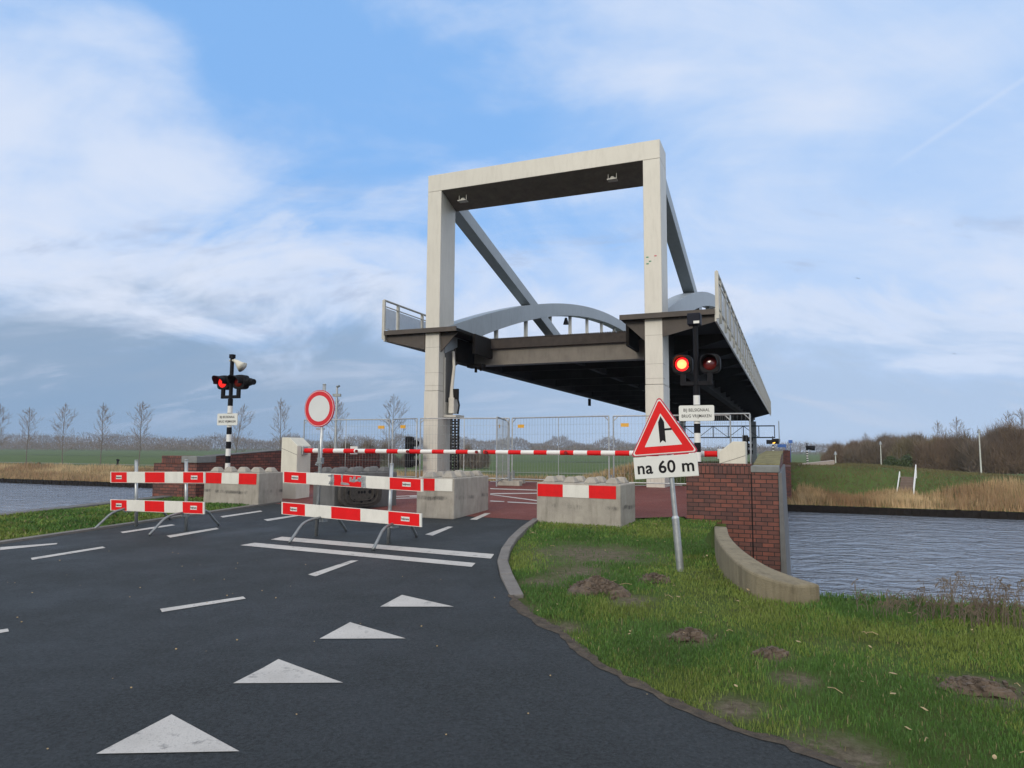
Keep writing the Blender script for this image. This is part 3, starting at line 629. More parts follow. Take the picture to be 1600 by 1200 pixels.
for x in (-3.25, -3.12, -2.99): mb.box(x-0.02, x+0.02, 0.6, 0.7, 0.0, 2.58)
for i in range(26): mb.box(-3.27, -2.97, 0.6, 0.7, 0.03+i*0.1, 0.075+i*0.1)
mb.build('cable_chain', BLACK, br)
mb = MB(); mb.box(-3.3, -2.75, 1.9, 2.3, 4.42, 4.55); mb.box(-3.05, -2.98, 2.0, 2.08, 4.25, 4.42); mb.box(-2.85, -2.8, 2.0, 2.08, 4.3, 4.42); mb.build('lock_fitting', DARKST, br)
mb = MB(); mb.prism([(-3.5, 1.0, ZD-0.11), (-3.5, 1.0, 4.3), (-3.45, 1.7, 4.62), (-3.45, 1.7, ZD-0.11)], (0.06, 0, 0)); mb.build('gusset', BROWNST, br); mb = MB(); mb.prism([(-3.42, 0.1, ZD-0.11), (-3.42, 0.1, ZD-0.75), (-2.8, 0.1, ZD-0.11)], (0, 0.05, 0)); mb.build('gusset', BROWNST, br); mb = MB(); mb.prism([(3.42, 0.1, ZD-0.11), (3.42, 0.1, ZD-0.75), (2.75, 0.1, ZD-0.11)], (0, 0.05, 0)); mb.build('gusset', BROWNST, br)
mb = MB(); mb.box(-3.9, -3.8, 20, 20.3, 4.15, 4.57); mb.build('cable_bracket', DARKST, br)
mb = MB(); mb.tube([(-3.4, 14, ZD+2.9), (-3.4, 14, ZD+2.55)], [0.06, 0.16], 8); mb.build('arch_lamp', BLACK, br)

# stickers on the right column
STG = mat('green sticker', (0.05, 0.25, 0.15)); STR = mat('pink sticker', (0.5, 0.12, 0.15))
for dx, z, mi in ((3.50, 7.25, 0), (3.58, 7.12, 0), (3.50, 7.05, 0), (3.74, 7.27, 1)):
    mb = MB(); mb.box(dx, dx+0.07, -0.005, 0.0, z, z+0.035, mi); mb.build('sticker', [STG, STR], br)

# ------------------------------------------------------------------ concrete blocks
def block_proto(front, m, label, dens, short=False):
    """front: width of the face that carries the board"""
    L_, D_, Hh = (1.6, 0.8, 0.76) if not short else (0.8, 1.6, 0.76)
    t = thing('concrete_block', label, 'concrete block', 'stackable concrete blocks closing the bridge')
    mb = MB(); c = 0.02
    mb.box(0, L_, 0, D_, 0, Hh); mb.build('block_body', m, t, bevel=0.022)
    nx, ny = (4, 2) if not short else (2, 4)
    sm_ = MB()
    for i in range(nx):
        for j in range(ny):
            cx, cy = 0.2+0.4*i, 0.2+0.4*j; a, b = 0.125, 0.062
            sm_.hexa([(cx-a, cy-a, Hh), (cx+a, cy-a, Hh), (cx+a, cy+a, Hh), (cx-a, cy+a, Hh), (cx-b, cy-b, Hh+0.105), (cx+b, cy-b, Hh+0.105), (cx+b, cy+b, Hh+0.105), (cx-b, cy+b, Hh+0.105)])
    so_ = MB(); so_.v, so_.f, so_.m = sm_.v, sm_.f, sm_.m; so_.build('stud', m, t, bevel=0.02)
    return t, L_, D_, Hh
def board(t, x0, x1, z0, z1, n, first=0):
    mb = MB(); k = (x1-x0)/n
    for i in range(n): mb.box(x0+i*k, x0+(i+1)*k, -0.008, -0.001, z0, z1, (i+first) % 2)
    mb.build('marker_board', [REDP, WHITER], t)
def scuff_concrete(name, col, axis_, seed, zc):
    m = concrete(name, col, 0.5); N, L = nodes(m); b = N['Principled BSDF']; src = b.inputs['Base Color'].links[0].from_socket
    tc = N.new('ShaderNodeTexCoord'); sp = N.new('ShaderNodeSeparateXYZ'); L.new(tc.outputs['Object'], sp.inputs[0])
    mp = N.new('ShaderNodeMapping'); L.new(tc.outputs['Object'], mp.inputs[0]); mp.inputs['Location'].default_value = (seed, seed*2, 0); mp.inputs['Scale'].default_value = (1.0, 1.0, 0.25)
    def noi(src_, sc, det, ro):
        n = N.new('ShaderNodeTexNoise'); L.new(src_, n.inputs['Vector']); n.inputs['Scale'].default_value = sc; n.inputs['Detail'].default_value = det; n.inputs['Roughness'].default_value = ro; return n.outputs['Fac']
    def mth(op, a, b2=None):
        n = N.new('ShaderNodeMath'); n.operation = op
        for i_, v in enumerate((a, b2)):
            if v is None: continue
            if isinstance(v, (int, float)): n.inputs[i_].default_value = v
            else: L.new(v, n.inputs[i_])
        return n.outputs[0]
    def mr(v, a, bb, c_=0.0, d_=1.0):
        n = N.new('ShaderNodeMapRange'); L.new(v, n.inputs[0]); n.inputs[1].default_value = a; n.inputs[2].default_value = bb; n.inputs[3].default_value = c_; n.inputs[4].default_value = d_; return n.outputs[0]
    wob = mth('MULTIPLY', mth('SUBTRACT', noi(mp.outputs[0], 2.2, 3, .5), 0.5), 0.12)
    dz = mth('ABSOLUTE', mth('SUBTRACT', mth('ADD', sp.outputs[2], wob), zc))
    band = mr(dz, 0.016, 0.046, 1.0, 0.0); patch = mr(noi(mp.outputs[0], 2.3, 9, .72), 0.47, 0.58); fine = mr(noi(tc.outputs['Object'], 45, 4, .7), 0.35, 0.6, .4, 1.0)
    f_ = mth('MULTIPLY', mth('MULTIPLY', band, patch), mth('MULTIPLY', fine, 0.9))
    band2 = mr(dz, 0.03, 0.16, 1.0, 0.0); f2 = mth('MULTIPLY', mth('MULTIPLY', band2, mr(noi(mp.outputs[0], 9, 9, .8), 0.54, 0.70)), 0.45)
    f_ = mth('MINIMUM', mth('ADD', f_, f2), 0.92)
    x = N.new('ShaderNodeMix'); x.data_type = 'RGBA'; L.new(f_, x.inputs[0]); L.new(src, x.inputs[6]); x.inputs[7].default_value = (0.035, 0.034, 0.034, 1)
    L.new(x.outputs[2], b.inputs['Base Color']); return m
CS1 = scuff_concrete('scuffed concrete left', (0.34, 0.315, 0.275), 0, 1.3, 0.33); CS2 = scuff_concrete('scuffed concrete middle', (0.34, 0.315, 0.275), 0, 7.7, 0.38); CS3 = scuff_concrete('scuffed concrete right', (0.34, 0.315, 0.275), 0, 4.1, 0.35)
t, *_ = block_proto(1, CS1, 'pale concrete block on the grass at the left, dark scuffs under its board', 1)
t.location = W(-12.58, 12.28, H(12.28)-0.03); t.rotation_euler = (0, 0, RZ); board(t, 0.03, 1.53, 0.50, 0.74, 3)
t, *_ = block_proto(1, CS2, 'middle concrete block standing end-on, its board one red and one white field', 1, True)
p = G(709, 812); l_, s_ = LS(p); t.location = W(l_-0.8, s_, H(s_)); t.rotation_euler = (0, 0, RZ); board(t, 0.02, 0.765, 0.52, 0.745, 2)
t, *_ = block_proto(1, CS3, 'concrete block on the right verge at the kerb end, red white red board', 1)
a = G(838, 815); b = G(976, 824); t.location = (a.x, a.y, a.z-0.05); ang = math.atan2(b.y-a.y, b.x-a.x); t.rotation_euler = (0, math.radians(-0.0), ang)
board(t, 0.03, 1.52, 0.51, 0.73, 3)
t, *_ = block_proto(1, CONCD, 'dark concrete block standing askew behind the double barrier boards, rubber base leaning on it', 1)
ea = Vector((-3.62, 14.25)); eb = Vector((-2.53, 15.42)); ang = math.atan2(eb.y-ea.y, eb.x-ea.x); t.location = (ea.x, ea.y, 0.27); t.rotation_euler = (0, 0, ang)
# rubber base plate leaning on that block
rb = thing('rubber_base_plate', 'dark oval recycled rubber base plate with holes leaning on the dark block', 'base plate', None, (ea.x+0.05, ea.y-0.06, 0.30), ang)
mb = MB(); ring = []
for i in range(28):
    th = 2*math.pi*i/28; cx, cz = math.cos(th), math.sin(th)
    ring.append((0.55+0.52*math.copysign(abs(cx)**0.6, cx), -0.12, 0.33+0.31*math.copysign(abs(cz)**0.6, cz)))
mb.prism(ring, (0, 0.10, 0)); mb.build('plate', RUBBER, rb, bevel=0.015)
mb = MB()
for i in (0.80, 0.58):
    rr = [(0.55+(p[0]-0.55)*i, -0.14, 0.33+(p[2]-0.33)*i) for p in ring]; rr2 = [(0.55+(p[0]-0.55)*(i-0.06), -0.14, 0.33+(p[2]-0.33)*(i-0.06)) for p in ring]
    for j in range(28):
        k = (j+1) % 28; a_, b_, c_, d_ = rr[j], rr[k], rr2[k], rr2[j]
        mb.hexa([a_, b_, c_, d_]+[(q_[0], -0.119, q_[2]) for q_ in (a_, b_, c_, d_)])
mb.build('rib', RUBBER, rb)
mb = MB()
for cx, cz, r_ in ((0.25, 0.33, .045), (0.37, .5, .03), (.37, .17, .03), (0.48, 0.33, .03), (.55, .33, .03), (.62, .33, .03), (.75, .5, .04), (.75, .33, .04), (.75, .17, .04), (.86, .42, .035), (.86, .24, .035), (.55, .53, .03), (.55, .14, .03)):
    mb.tube([(cx, -0.1225, cz), (cx, -0.118, cz)], r_, 10)
mb.build('hole', BLACK, rb)

# ------------------------------------------------------------------ red and white barrier boards
def onplane(px, py, a, b):       # the point of the upright plane through a and b seen at a pixel
    d = ray(px, py); n = Vector((-(b.y-a.y), b.x-a.x, 0)); o = Vector((0, 0, EYE)); return o+d*((a-o).dot(n)/d.dot(n))
def barrier(label, pa, pb, feet, planks, ptops, tape=False, tag_w=0.3):
    a, b = G(*pa), G(*pb); ex_ = (b-a); ex_.z = 0; Ls = ex_.length; ex_.normalize(); ang = math.atan2(ex_.y, ex_.x)
    t = thing('barrier_board', label, 'road barrier', 'red and white barriers on tube feet', (a.x, a.y, a.z), ang)
    inv = (Matrix.Translation(a) @ Matrix.Rotation(ang, 4, 'Z')).inverted()
    for k, (p_, top) in enumerate(zip((a, b), ptops)):
        q_ = inv @ onplane(top[0], top[1], a, b); base = inv @ p_
        mb = MB(); mb.tube([(base.x, 0, base.z), (q_.x, 0, q_.z)], 0.028, 12); mb.tube([(q_.x, 0, q_.z), (q_.x, 0, q_.z+0.012)], [0.031, 0.026], 12)
        post = mb.build('post', GALV, t, smooth=True)
    for (f0, f1) in feet:
        A_, B_ = inv @ G(*f0), inv @ G(*f1); A_.z += 0.02; B_.z += 0.02
        pts = [A_, A_.lerp(B_, 0.10)+Vector((0, 0, 0.12)), A_.lerp(B_, 0.2)+Vector((0, 0, 0.23)), A_.lerp(B_, 0.32)+Vector((0, 0, 0.275)), A_.lerp(B_, 0.5)+Vector((0, 0, 0.285)), A_.lerp(B_, 0.72)+Vector((0, 0, 0.29)), A_.lerp(B_, 0.82)+Vector((0, 0, 0.25)), A_.lerp(B_, 0.9)+Vector((0, 0, 0.14)), B_]
        mb = MB(); mb.tube([Vector(x) for x in smooth_path([Vector(p_) for p_ in pts], 3)], 0.022, 8); mb.build('foot', GALVD, t, smooth=True)
        mb = MB(); c_ = A_.lerp(B_, 0.45); mb.box(c_.x-0.04, c_.x+0.04, -0.05, 0.05, c_.z+0.22, c_.z+0.30); mb.build('clamp', GALVD, t)
    for pi, (c0, c1, c2, c3) in enumerate(planks):     # left top, left bottom, right bottom, right top
        A_, B_, C_, D_ = [inv @ onplane(*c_, a, b) for c_ in (c0, c1, c2, c3)]
        n = 5; mb = MB()
        y0 = -0.055
        mb.prism([(A_.x, y0, A_.z), (B_.x, y0, B_.z), (C_.x, y0, C_.z), (D_.x, y0, D_.z)], (0, 0.022, 0), 1)
        fr = [0.012, 0.19, 0.39, 0.60, 0.79, 0.988]
        for i in range(n):
            u0, u1 = fr[i], fr[i+1]; e = 0.008
            P_ = [A_.lerp(D_, u0), B_.lerp(C_, u0), B_.lerp(C_, u1), A_.lerp(D_, u1)]
            P_[0].z -= e; P_[3].z -= e; P_[1].z += e; P_[2].z += e
            mb.prism([(p_.x, y0-0.003, p_.z) for p_ in P_], (0, 0.0025, 0), 0 if i % 2 == 0 else 1)
        pk = mb.build('board', [REDP, WHITER], t)
        for u_ in (0.10, 0.90):
            c_ = (A_.lerp(D_, u_)+B_.lerp(C_, u_))/2; w_, h_ = 0.078, 0.032
            sl_ = (D_-A_); rot = math.atan2(sl_.z, sl_.x)
            X_ = Matrix.Translation((c_.x, y0-0.0045, c_.z)) @ Matrix.Rotation(-rot, 4, 'Y')
            mb = MB(); mb.box(-w_, w_, 0, 0.001, -h_, h_); st = mb.build('owner_sticker', SIGNW, pk, xf=X_)
            text('heijmans', 0.042, BLACKP, st, X_ @ Matrix.Translation((0, -0.001, 0)) @ FRONT, bold=0.0005)
        if tape and pi == 0:
            def patch(u0, u1, v0, v1, seed):
                rr = random.Random(seed); pts = []; mb = MB()
                for (uu, vv) in ((u0, v0), ((u0+u1)/2, v0), (u1, v0), (u1, (v0+v1)/2), (u1, v1), ((u0+u1)/2, v1), (u0, v1), (u0, (v0+v1)/2)):
                    uu += rr.uniform(-.006, .006); vv += rr.uniform(-.06, .06); p_ = A_.lerp(D_, uu).lerp(B_.lerp(C_, uu), vv); pts.append((p_.x, y0-0.0065, p_.z))
                mb.prism(pts, (0, 0.003, 0)); mb.build('tape_remnant', TAPE, pk)
            for i, q_ in enumerate(((.375, .40, .05, .95), (.36, .39, .1, .3), (.36, .39, .65, .9), (.455, .468, .02, .85), (.455, .51, .7, .9), (.515, .53, .15, .6), (.525, .55, .35, .55), (.545, .56, .15, .6), (.56, .59, .3, .5), (.595, .61, .0, 1.0), (.57, .60, .2, .5), (.61, .63, .05, .95))): patch(*q_, i)
    return t, a, b, inv
b1, fa, fb_, finv = barrier('nearest red and white double board barrier, torn grey tape on its top board', (494, 838), (607, 850), [((452, 850), (541, 831)), ((583, 861), (651, 840))],
    [((446, 736), (446, 754), (664, 768), (664, 748)), ((444, 784), (444, 803), (662, 823), (662, 802))], [(507, 601), (612, 725)], tape=True)
barrier('double board barrier farthest left, at the grass verge beside the water', (213, 823), (291, 830), [((148, 828), (266, 813)), ((233, 838), (342, 822))],
    [((177, 737), (177, 754), (324, 755), (324, 737)), ((177, 780), (177, 797), (323, 803), (323, 784))], [(213, 719.5), (291, 719)])

# round closed-road sign on the barrier post
c_ = onplane(501.5, 638.5, fa, fb_)
t = thing('round_sign', 'round white sign with red border, closed to all vehicles, on the tall post', 'traffic sign', None, c_, math.radians(-24))
def disc(r, y, th, n=48): return [(r*math.cos(2*math.pi*i/n), y, r*math.sin(2*math.pi*i/n)) for i in range(n)]
R0 = 0.297
mb = MB(); mb.prism(disc(R0, -0.045, 0), (0, 0.02, 0)); mb.build('sign_plate', mat('sign back red edge', (0.45, 0.015, 0.05), 0.5), t, bevel=0.004)
def ringmesh(mb, r1, r2, y, mi=0, n=64):
    for i in range(n):
        a1, a2 = 2*math.pi*i/n, 2*math.pi*(i+1)/n
        mb.add([(r1*math.cos(a1), y, r1*math.sin(a1)), (r1*math.cos(a2), y, r1*math.sin(a2)), (r2*math.cos(a2), y, r2*math.sin(a2)), (r2*math.cos(a1), y, r2*math.sin(a1))], [(0, 3, 2, 1)], mi)
REDS = mat('sign red', (0.56, 0.012, 0.022), 0.4, var=0.04)
mb = MB(); ringmesh(mb, 0.284, 0.277, -0.0475, 1); ringmesh(mb, 0.277, 0.208, -0.0475, 0); mb.build('red_border', [REDS, SIGNW], t, recalc=False)
mb = MB(); mb.prism(disc(0.208, -0.0476, 0), (0, 0.002, 0)); mb.build('white_field', SIGNG, t)
mb = MB(); mb.box(-0.06, 0.06, -0.03, 0.04, -0.34, -0.31); mb.box(-0.05, 0.05, -0.02, 0.04, 0.1, 0.14); mb.build('clamp', GALV, t)
# rotating bolt/lock clamps on the post near the boom
q_ = onplane(500, 720, fa, fb_); t = thing('post_clamp', 'grey clamp with wingnut on the tall post under the round sign', 'clamp', None, q_, math.radians(-24))
mb = MB(); mb.box(-0.03, 0.05, -0.04, 0.04, -0.05, 0.05); mb.box(-0.05, 0.07, -0.045, -0.02, -0.05, -0.02); mb.tube([(0.0, -0.03, 0.0), (0.0, -0.03, 0.27)], 0.02, 8); mb.tube([(-0.06, -0.04, -0.06), (0.06, -0.04, -0.08)], 0.012, 6); mb.build('clamp_body', GALVD, t, bevel=0.005)

# ------------------------------------------------------------------ leaning triangular sign
pb = G(1063, 890); d = ray(1046, 690); tt = pb.y/d.y; c_ = Vector((0, 0, EYE))+d*tt
t = thing('warning_sign', 'leaning triangle sign with red border on the verge, plate reading na 60 m', 'traffic sign', None, pb, math.radians(-20))
# lean: tilt the whole thing to the left
loc_h = 1.55-0.06
t.rotation_euler = (0, math.radians(-4.6), math.radians(-25))
mb = MB(); mb.tube([(0, 0, -0.4), (0, 0, 0.60)], 0.044, 16); mb.tube([(0, 0, 0.60), (0, 0, 0.63)], [0.046, 0.032], 16); mb.tube([(0, 0, 0.62), (0, 0, 1.95)], 0.030, 16); mb.build('pole', GALV, t, smooth=False)
def rtri(side, y, cx, zb, r):        # rounded triangle outline
    h = side*0.866; C = [(cx-side/2, zb), (cx+side/2, zb), (cx, zb+h)]; g_ = (cx, zb+h/3); out = []
    for i, (x, z) in enumerate(C):
        dx, dz = g_[0]-x, g_[1]-z; k = math.hypot(dx, dz); ccx, ccz = x+dx/k*r*2, z+dz/k*r*2
        base = math.atan2(-dz, -dx)
        for j in range(-4, 5): out.append((ccx+r*math.cos(base+j*math.radians(60)/4), y, ccz+r*math.sin(base+j*math.radians(60)/4)))
    return out
S = 0.83; zb = 1.36; TX = -0.05
mb = MB(); mb.prism(rtri(S, -0.058, TX, zb, 0.03), (0, 0.022, 0)); mb.build('triangle_plate', mat('sign edge magenta', (0.40, 0.012, 0.05), 0.5), t, bevel=0.003)
def inner(off): return S-2*off*math.sqrt(3), zb+off
for nm, off, y, m_, r_ in (('white_line', 0.012, -0.0585, SIGNW, .024), ('red_border', 0.024, -0.0600, REDP, .02), ('white_field', 0.108, -0.0615, SIGNW, .004)):
    s_, z_ = inner(off); mb = MB(); mb.prism(rtri(s_, y, TX, z_, r_), (0, 0.0014, 0)); mb.build(nm, m_, t)
mb = MB()
ar = [(-.032, .14), (0.0, .165), (.036, .14), (.036, .385), (0.0, .46), (-.036, .385)]
ar = [(-.036, .145), (0.0, .175), (.036, .145), (.036, .395), (0.0, .47), (-.036, .395)]
mb.prism([(TX+x, -0.0630, zb+z) for x, z in ar], (0, 0.0012, 0)); mb.prism([(TX+.036, -0.0630, zb+.29), (TX+.12, -0.0630, zb+.29), (TX+.12, -0.0630, zb+.315), (TX+.036, -0.0630, zb+.315)], (0, 0.0012, 0))
mb.build('side_road_symbol', BLACKP, t)
mb = MB(); zp = 1.085; mb.box(TX-0.385, TX+0.385, -0.056, -0.040, zp, zp+0.265); pl = mb.build('distance_plate', SIGNW, t, bevel=0.006)
text('na 60 m', 0.205, BLACKP, pl, Matrix.Translation((TX, -0.0575, zp+0.125)) @ FRONT, bold=0.004, ls=1.05)
mb = MB(); mb.box(-0.05, 0.05, -0.045, 0.035, 1.15, 1.18); mb.box(-0.05, 0.05, -0.045, 0.035, 1.62, 1.65); mb.build('clamp', GALVD, t)

# ------------------------------------------------------------------ bridge signals
def signal(label, loc, lit_side, litmat, horn):
    t = thing('bridge_signal', label, 'signal light', 'red bridge signals on striped posts', loc, RZ)
    zg = 0.25; mb = MB(); z = 0.0; i = 0
    stops = np.arange(0, 2.66, 0.182)
    for k in range(len(stops)-1): mb.tube([(0, 0, stops[k]), (0, 0, stops[k+1])], 0.062, 16, (k+1) % 2)
    mb.build('striped_pole', [BLACKP, WHITEP], t)
    mb = MB(); zt = 3.78 if not horn else 3.62
    mb.tube([(0, 0, 2.55), (0, 0, zt)], 0.05, 12); mb.box(-0.26, 0.26, -0.03, 0.03, 2.56, 2.64)
    for x in (-0.255, 0.255): mb.box(x-0.05, x+0.05, -0.03, 0.03, 2.56, 2.80)
    mb.build('yoke', BLACKP, t, bevel=0.008)
    for sx in (-1, 1):
        x = sx*0.262; zc = 2.98; mb = MB(); ring = []
        n = 28; pts = []
        for k in range(n):
            th = 2*math.pi*k/n; cx, cz = math.cos(th), math.sin(th)
            pts.append((x+0.195*math.copysign(abs(cx)**0.55, cx), -0.03, zc+0.185*math.copysign(abs(cz)**0.55, cz)))
        mb.prism(pts, (0, 0.20, 0)); hd = mb.build('lamp_housing', BLACK, t, bevel=0.02)
        mb = MB(); R_ = 0.152; n = 22
        for k in range(n):        # hood: open at the underside
            a1 = math.radians(-20+220*k/n); a2 = math.radians(-20+220*(k+1)/n)
            def L_(a_): return 0.30*(0.55+0.45*max(0, math.sin(a_)))
            P1, P2 = (x+R_*math.cos(a1), zc+R_*math.sin(a1)), (x+R_*math.cos(a2), zc+R_*math.sin(a2)); q1, q2 = (x+(R_-.008)*math.cos(a1), zc+(R_-.008)*math.sin(a1)), (x+(R_-.008)*math.cos(a2), zc+(R_-.008)*math.sin(a2))
            mb.hexa([(P1[0], -0.03, P1[1]), (P2[0], -0.03, P2[1]), (q2[0], -0.03, q2[1]), (q1[0], -0.03, q1[1]), (P1[0], -0.03-L_(a1), P1[1]), (P2[0], -0.03-L_(a2), P2[1]), (q2[0], -0.03-L_(a2), q2[1]), (q1[0], -0.03-L_(a1), q1[1])])
        mb.build('hood', BLACK, hd, smooth=False)
        mb = MB(); rings = []
        for j in range(6):
            ph = j/5*math.pi/2; r_ = 0.135*math.cos(ph)+1e-4; rings.append([(x+r_*math.cos(2*math.pi*k/24), -0.03-0.04*math.sin(ph), zc+r_*math.sin(2*math.pi*k/24)) for k in range(24)])
        mb.sweep(rings); mb.build('lens', litmat if sx == lit_side else LAMPOFF, hd, smooth=True)
        if sx == lit_side and litmat is LAMPON:
            mb = MB(); mb.tube([(x, -0.075, zc), (x, -0.04, zc)], [0.085, 0.100], 24); mb.build('lamp_core', LAMPCORE, hd, smooth=True)
    # sign plate
    mb = MB(); z0 = 2.02; n = 6; r_ = 0.03; w_, h_ = 0.33, 0.15; pts = []
    for cx, cz, a0 in ((w_-r_, h_-r_, 0), (-w_+r_, h_-r_, 90), (-w_+r_, -h_+r_, 180), (w_-r_, -h_+r_, 270)):
        for k in range(n+1): a_ = math.radians(a0+90*k/n); pts.append((cx+r_*math.cos(a_), -0.085, z0+cz+r_*math.sin(a_)))
    mb.prism(pts, (0, 0.02, 0)); pl = mb.build('text_plate', SIGNW, t)
    text('BIJ BELSIGNAAL', 0.084, BLACKP, pl, Matrix.Translation((0, -0.0865, z0+0.057)) @ FRONT @ Matrix.Diagonal((0.80, 1, 1, 1)), ls=1.06, bold=0.0006)
    text('BRUG VRIJMAKEN', 0.084, BLACKP, pl, Matrix.Translation((0, -0.0865, z0-0.057)) @ FRONT @ Matrix.Diagonal((0.80, 1, 1, 1)), ls=1.06, bold=0.0006)
    mb = MB(); mb.box(-0.08, 0.08, -0.066, 0.07, z0-0.1, z0-0.07); mb.box(-0.08, 0.08, -0.066, 0.07, z0+0.07, z0+0.1); mb.build('clamp', GALVD, t)
    if horn:
        mb = MB(); mb.tube([(0.05, 0, 3.55), (0.14, 0.02, 3.50), (0.22, 0.04, 3.42), (0.30, 0.06, 3.36)], [0.035, 0.06, 0.10, 0.145], 16); mb.box(-0.07, 0.08, -0.04, 0.04, 3.52, 3.56); mb.build('horn', CABIN, t, smooth=True)
        mb = MB(); mb.box(-0.055, 0.055, -0.055, 0.055, 3.60, 3.70)
        mb.build('pole_cap', BLACKP, t)
        mb = MB(); mb.tube([(0.42, 0.10, 2.98), (0.60, 0.06, 2.98)], [0.12, 0.09], 14); mb.tube([(0.60, 0.06, 2.98), (0.70, 0.04, 2.97)], 0.075, 14); mb.build('side_lamp', BLACK, t)
    else:
        mb = MB(); mb.box(-0.14, 0.11, -0.12, 0.12, 3.74, 3.97); bx = mb.build('bell_box', mat('dark blue box', (0.010, 0.012, 0.022), 0.6, spec=0.15), t, bevel=0.015)
        mb = MB(); mb.box(-0.02, 0.09, -0.124, -0.121, 3.76, 3.81); mb.build('box_label', SIGNW, bx)
    return t
gl = 0.29
signal('right bridge signal, its left lamp glowing bright red, dark box on top', W(-1.66, 13.72, gl-0.06), -1, LAMPON, False)
signal('bridge signal at the left with cream horn on top, above the concrete block', W(-13.32, 13.75, gl-0.06), -1, LAMPON2, True)

# ------------------------------------------------------------------ booms and cabinets
ZB = 1.47; SB = 14.03
def boom(label, cl, sgn, l_end, label_c, base):
    """cl: roadside face of the cabinet, sgn: direction of the boom"""
    t = thing('boom_cabinet', label_c, 'barrier cabinet', 'barrier drive cabinets', W(cl, SB, base), RZ)
    s = -sgn; top = 1.71-base+ (0.08 if sgn > 0 else 0)
    mb = MB(); prof = [(0, 0), (s*0.48, 0), (s*0.48, top), (s*0.25, top), (0, top-0.20)] 
    mb.prism([(x, -0.25, z) for x, z in prof], (0, 0.52, 0)); body = mb.build('housing', CABIN, t, bevel=0.01)
    mb = MB()
    mb.prism([(s*0.0, -0.253, top-0.42), (s*0.48, -0.253, top-0.26), (s*0.48, -0.253, top-0.267), (0, -0.253, top-0.427)], (0, 0.002, 0)); mb.build('seam', BLACK, body)
    b_ = thing('boom', label, 'barrier boom', 'red and white booms across the road', W(cl, SB, ZB), RZ)
    n = max(2, int(round(abs(l_end-cl)/0.302))); mb = MB(); st = (l_end-cl)/n
    for i in range(n):
        r1 = 0.058-0.014*i/n
        mb.tube([(st*i, 0, 0), (st*(i+1), 0, 0)], r1, 14, i % 2)
    mb.build('striped_tube', [REDP, WHITEP], b_)
    mb = MB(); mb.box(*sorted((-sgn*0.06, sgn*0.05)), -0.10, 0.10, -0.10, 0.10); mb.build('mount', GALV, b_, bevel=0.01)
    for f_ in (0.33, 0.62, 0.985):
        x = (l_end-cl)*f_; mb = MB(); mb.tube([(x, -0.08, 0), (x, -0.045, 0)], 0.035, 12); mb.build('boom_lamp', mat('dark red boom lamp', (0.18, 0.01, 0.01), 0.2), b_, smooth=False)
boom('left red and white boom, lowered from the tall left cabinet', -11.18, 1, -6.38, 'tall cream barrier cabinet left of the road behind the blocks', 0.28)
boom('right red and white boom, lowered from the low cabinet behind the triangle sign', -1.27, -1, -6.30, 'low cream barrier cabinet behind the right brick parapet', 0.30)

# ------------------------------------------------------------------ temporary fence
HF = 0.45
def panel(label, p, q, tagpos=(0.25,), hgt=2.0, info=False):
    P_, Q_ = Vector(p), Vector(q); Ln = (Q_-P_).length; ang = math.atan2(Q_.y-P_.y, Q_.x-P_.x)
    t = thing('wire_fence', label, 'temporary fence', 'wire mesh fence panels across the bridge road', (P_.x, P_.y, H(LS(P_)[1])+0.02), ang)
    mb = MB(); x1 = Ln; ch = 0.14
    for x in (0.03, x1-0.03): mb.tube([(x, 0, 0.05), (x, 0, hgt)], 0.021, 8)
    for z in (0.18, hgt): mb.tube([(0.03, 0, z), (x1-0.03, 0, z)], 0.019, 8)
    mb.tube([(0.03, 0, hgt-ch), (0.03+ch, 0, hgt)], 0.014, 6); mb.tube([(x1-0.03, 0, hgt-ch), (x1-0.03-ch, 0, hgt)], 0.014, 6)
    if Ln > 2: mb.tube([(x1*0.5, 0, 0.18), (x1*0.5, 0, hgt)], 0.012, 6)
    mb.build('frame', GALV, t)
    mb = MB(); w_ = 0.0020
    n = max(4, int(Ln/0.10))
    for i in range(1, n): x = 0.03+(x1-0.06)*i/n; mb.box(x-w_, x+w_, -w_, w_, 0.18, hgt)
    for z in np.linspace(0.42, hgt-0.22, 6): mb.box(0.03, x1-0.03, -w_*1.2, w_*1.2, z-w_, z+w_)
    mb.build('wire_mesh', GALVD, t)
    for f_ in tagpos:
        x = f_ if f_ > 0 else Ln+f_
        mb = MB(); mb.box(x-0.11, x+0.11, -0.024, -0.020, hgt-0.30, hgt-0.20); mb.build('name_plate', YELLOW, t)
    if info:
        mb = MB(); mb.box(1.72, 1.98, -0.03, -0.024, 0.88, 1.13, 0); mb.box(1.74, 1.96, -0.034, -0.031, 0.90, 1.05, 1); mb.build('notice', [SIGNW, BLUE], t)
    return t
def fbase(label, p, ang=RZ):
    t = thing('concrete_weight', label, 'concrete foot', 'concrete feet of the temporary fence', (p[0], p[1], H(LS(p)[1])+0.01), ang)
    mb = MB(); mb.hexa([(-.36, -.13, 0), (.36, -.13, 0), (.36, .13, 0), (-.36, .13, 0), (-.33, -.11, .14), (.33, -.11, .14), (.33, .11, .14), (-.33, .11, .14)]); mb.build('foot_block', CONC, t, bevel=0.015)
    mb = MB(); mb.tube([(0.0, 0, 0.14), (0, 0, 0.40)], 0.028, 8); mb.build('socket', GALVD, t)
def at(px, Y): d_ = ray(px, 700); return (d_.x/d_.y*Y, Y)
f = [at(473, 23.0), at(609, 22.3), at(652, 21.6), at(797, 21.0), at(953, 19.2), at(1144, 18.1)]
panel('fence panel farthest left, behind the round sign, with a small blue notice', f[0], f[1], (-0.3,), info=True)
panel('short fence panel just left of the left bridge column', at(612, 22.25), f[2], (0.5,))
panel('fence panel in front of the left bridge column', at(655, 21.6), f[3], ())
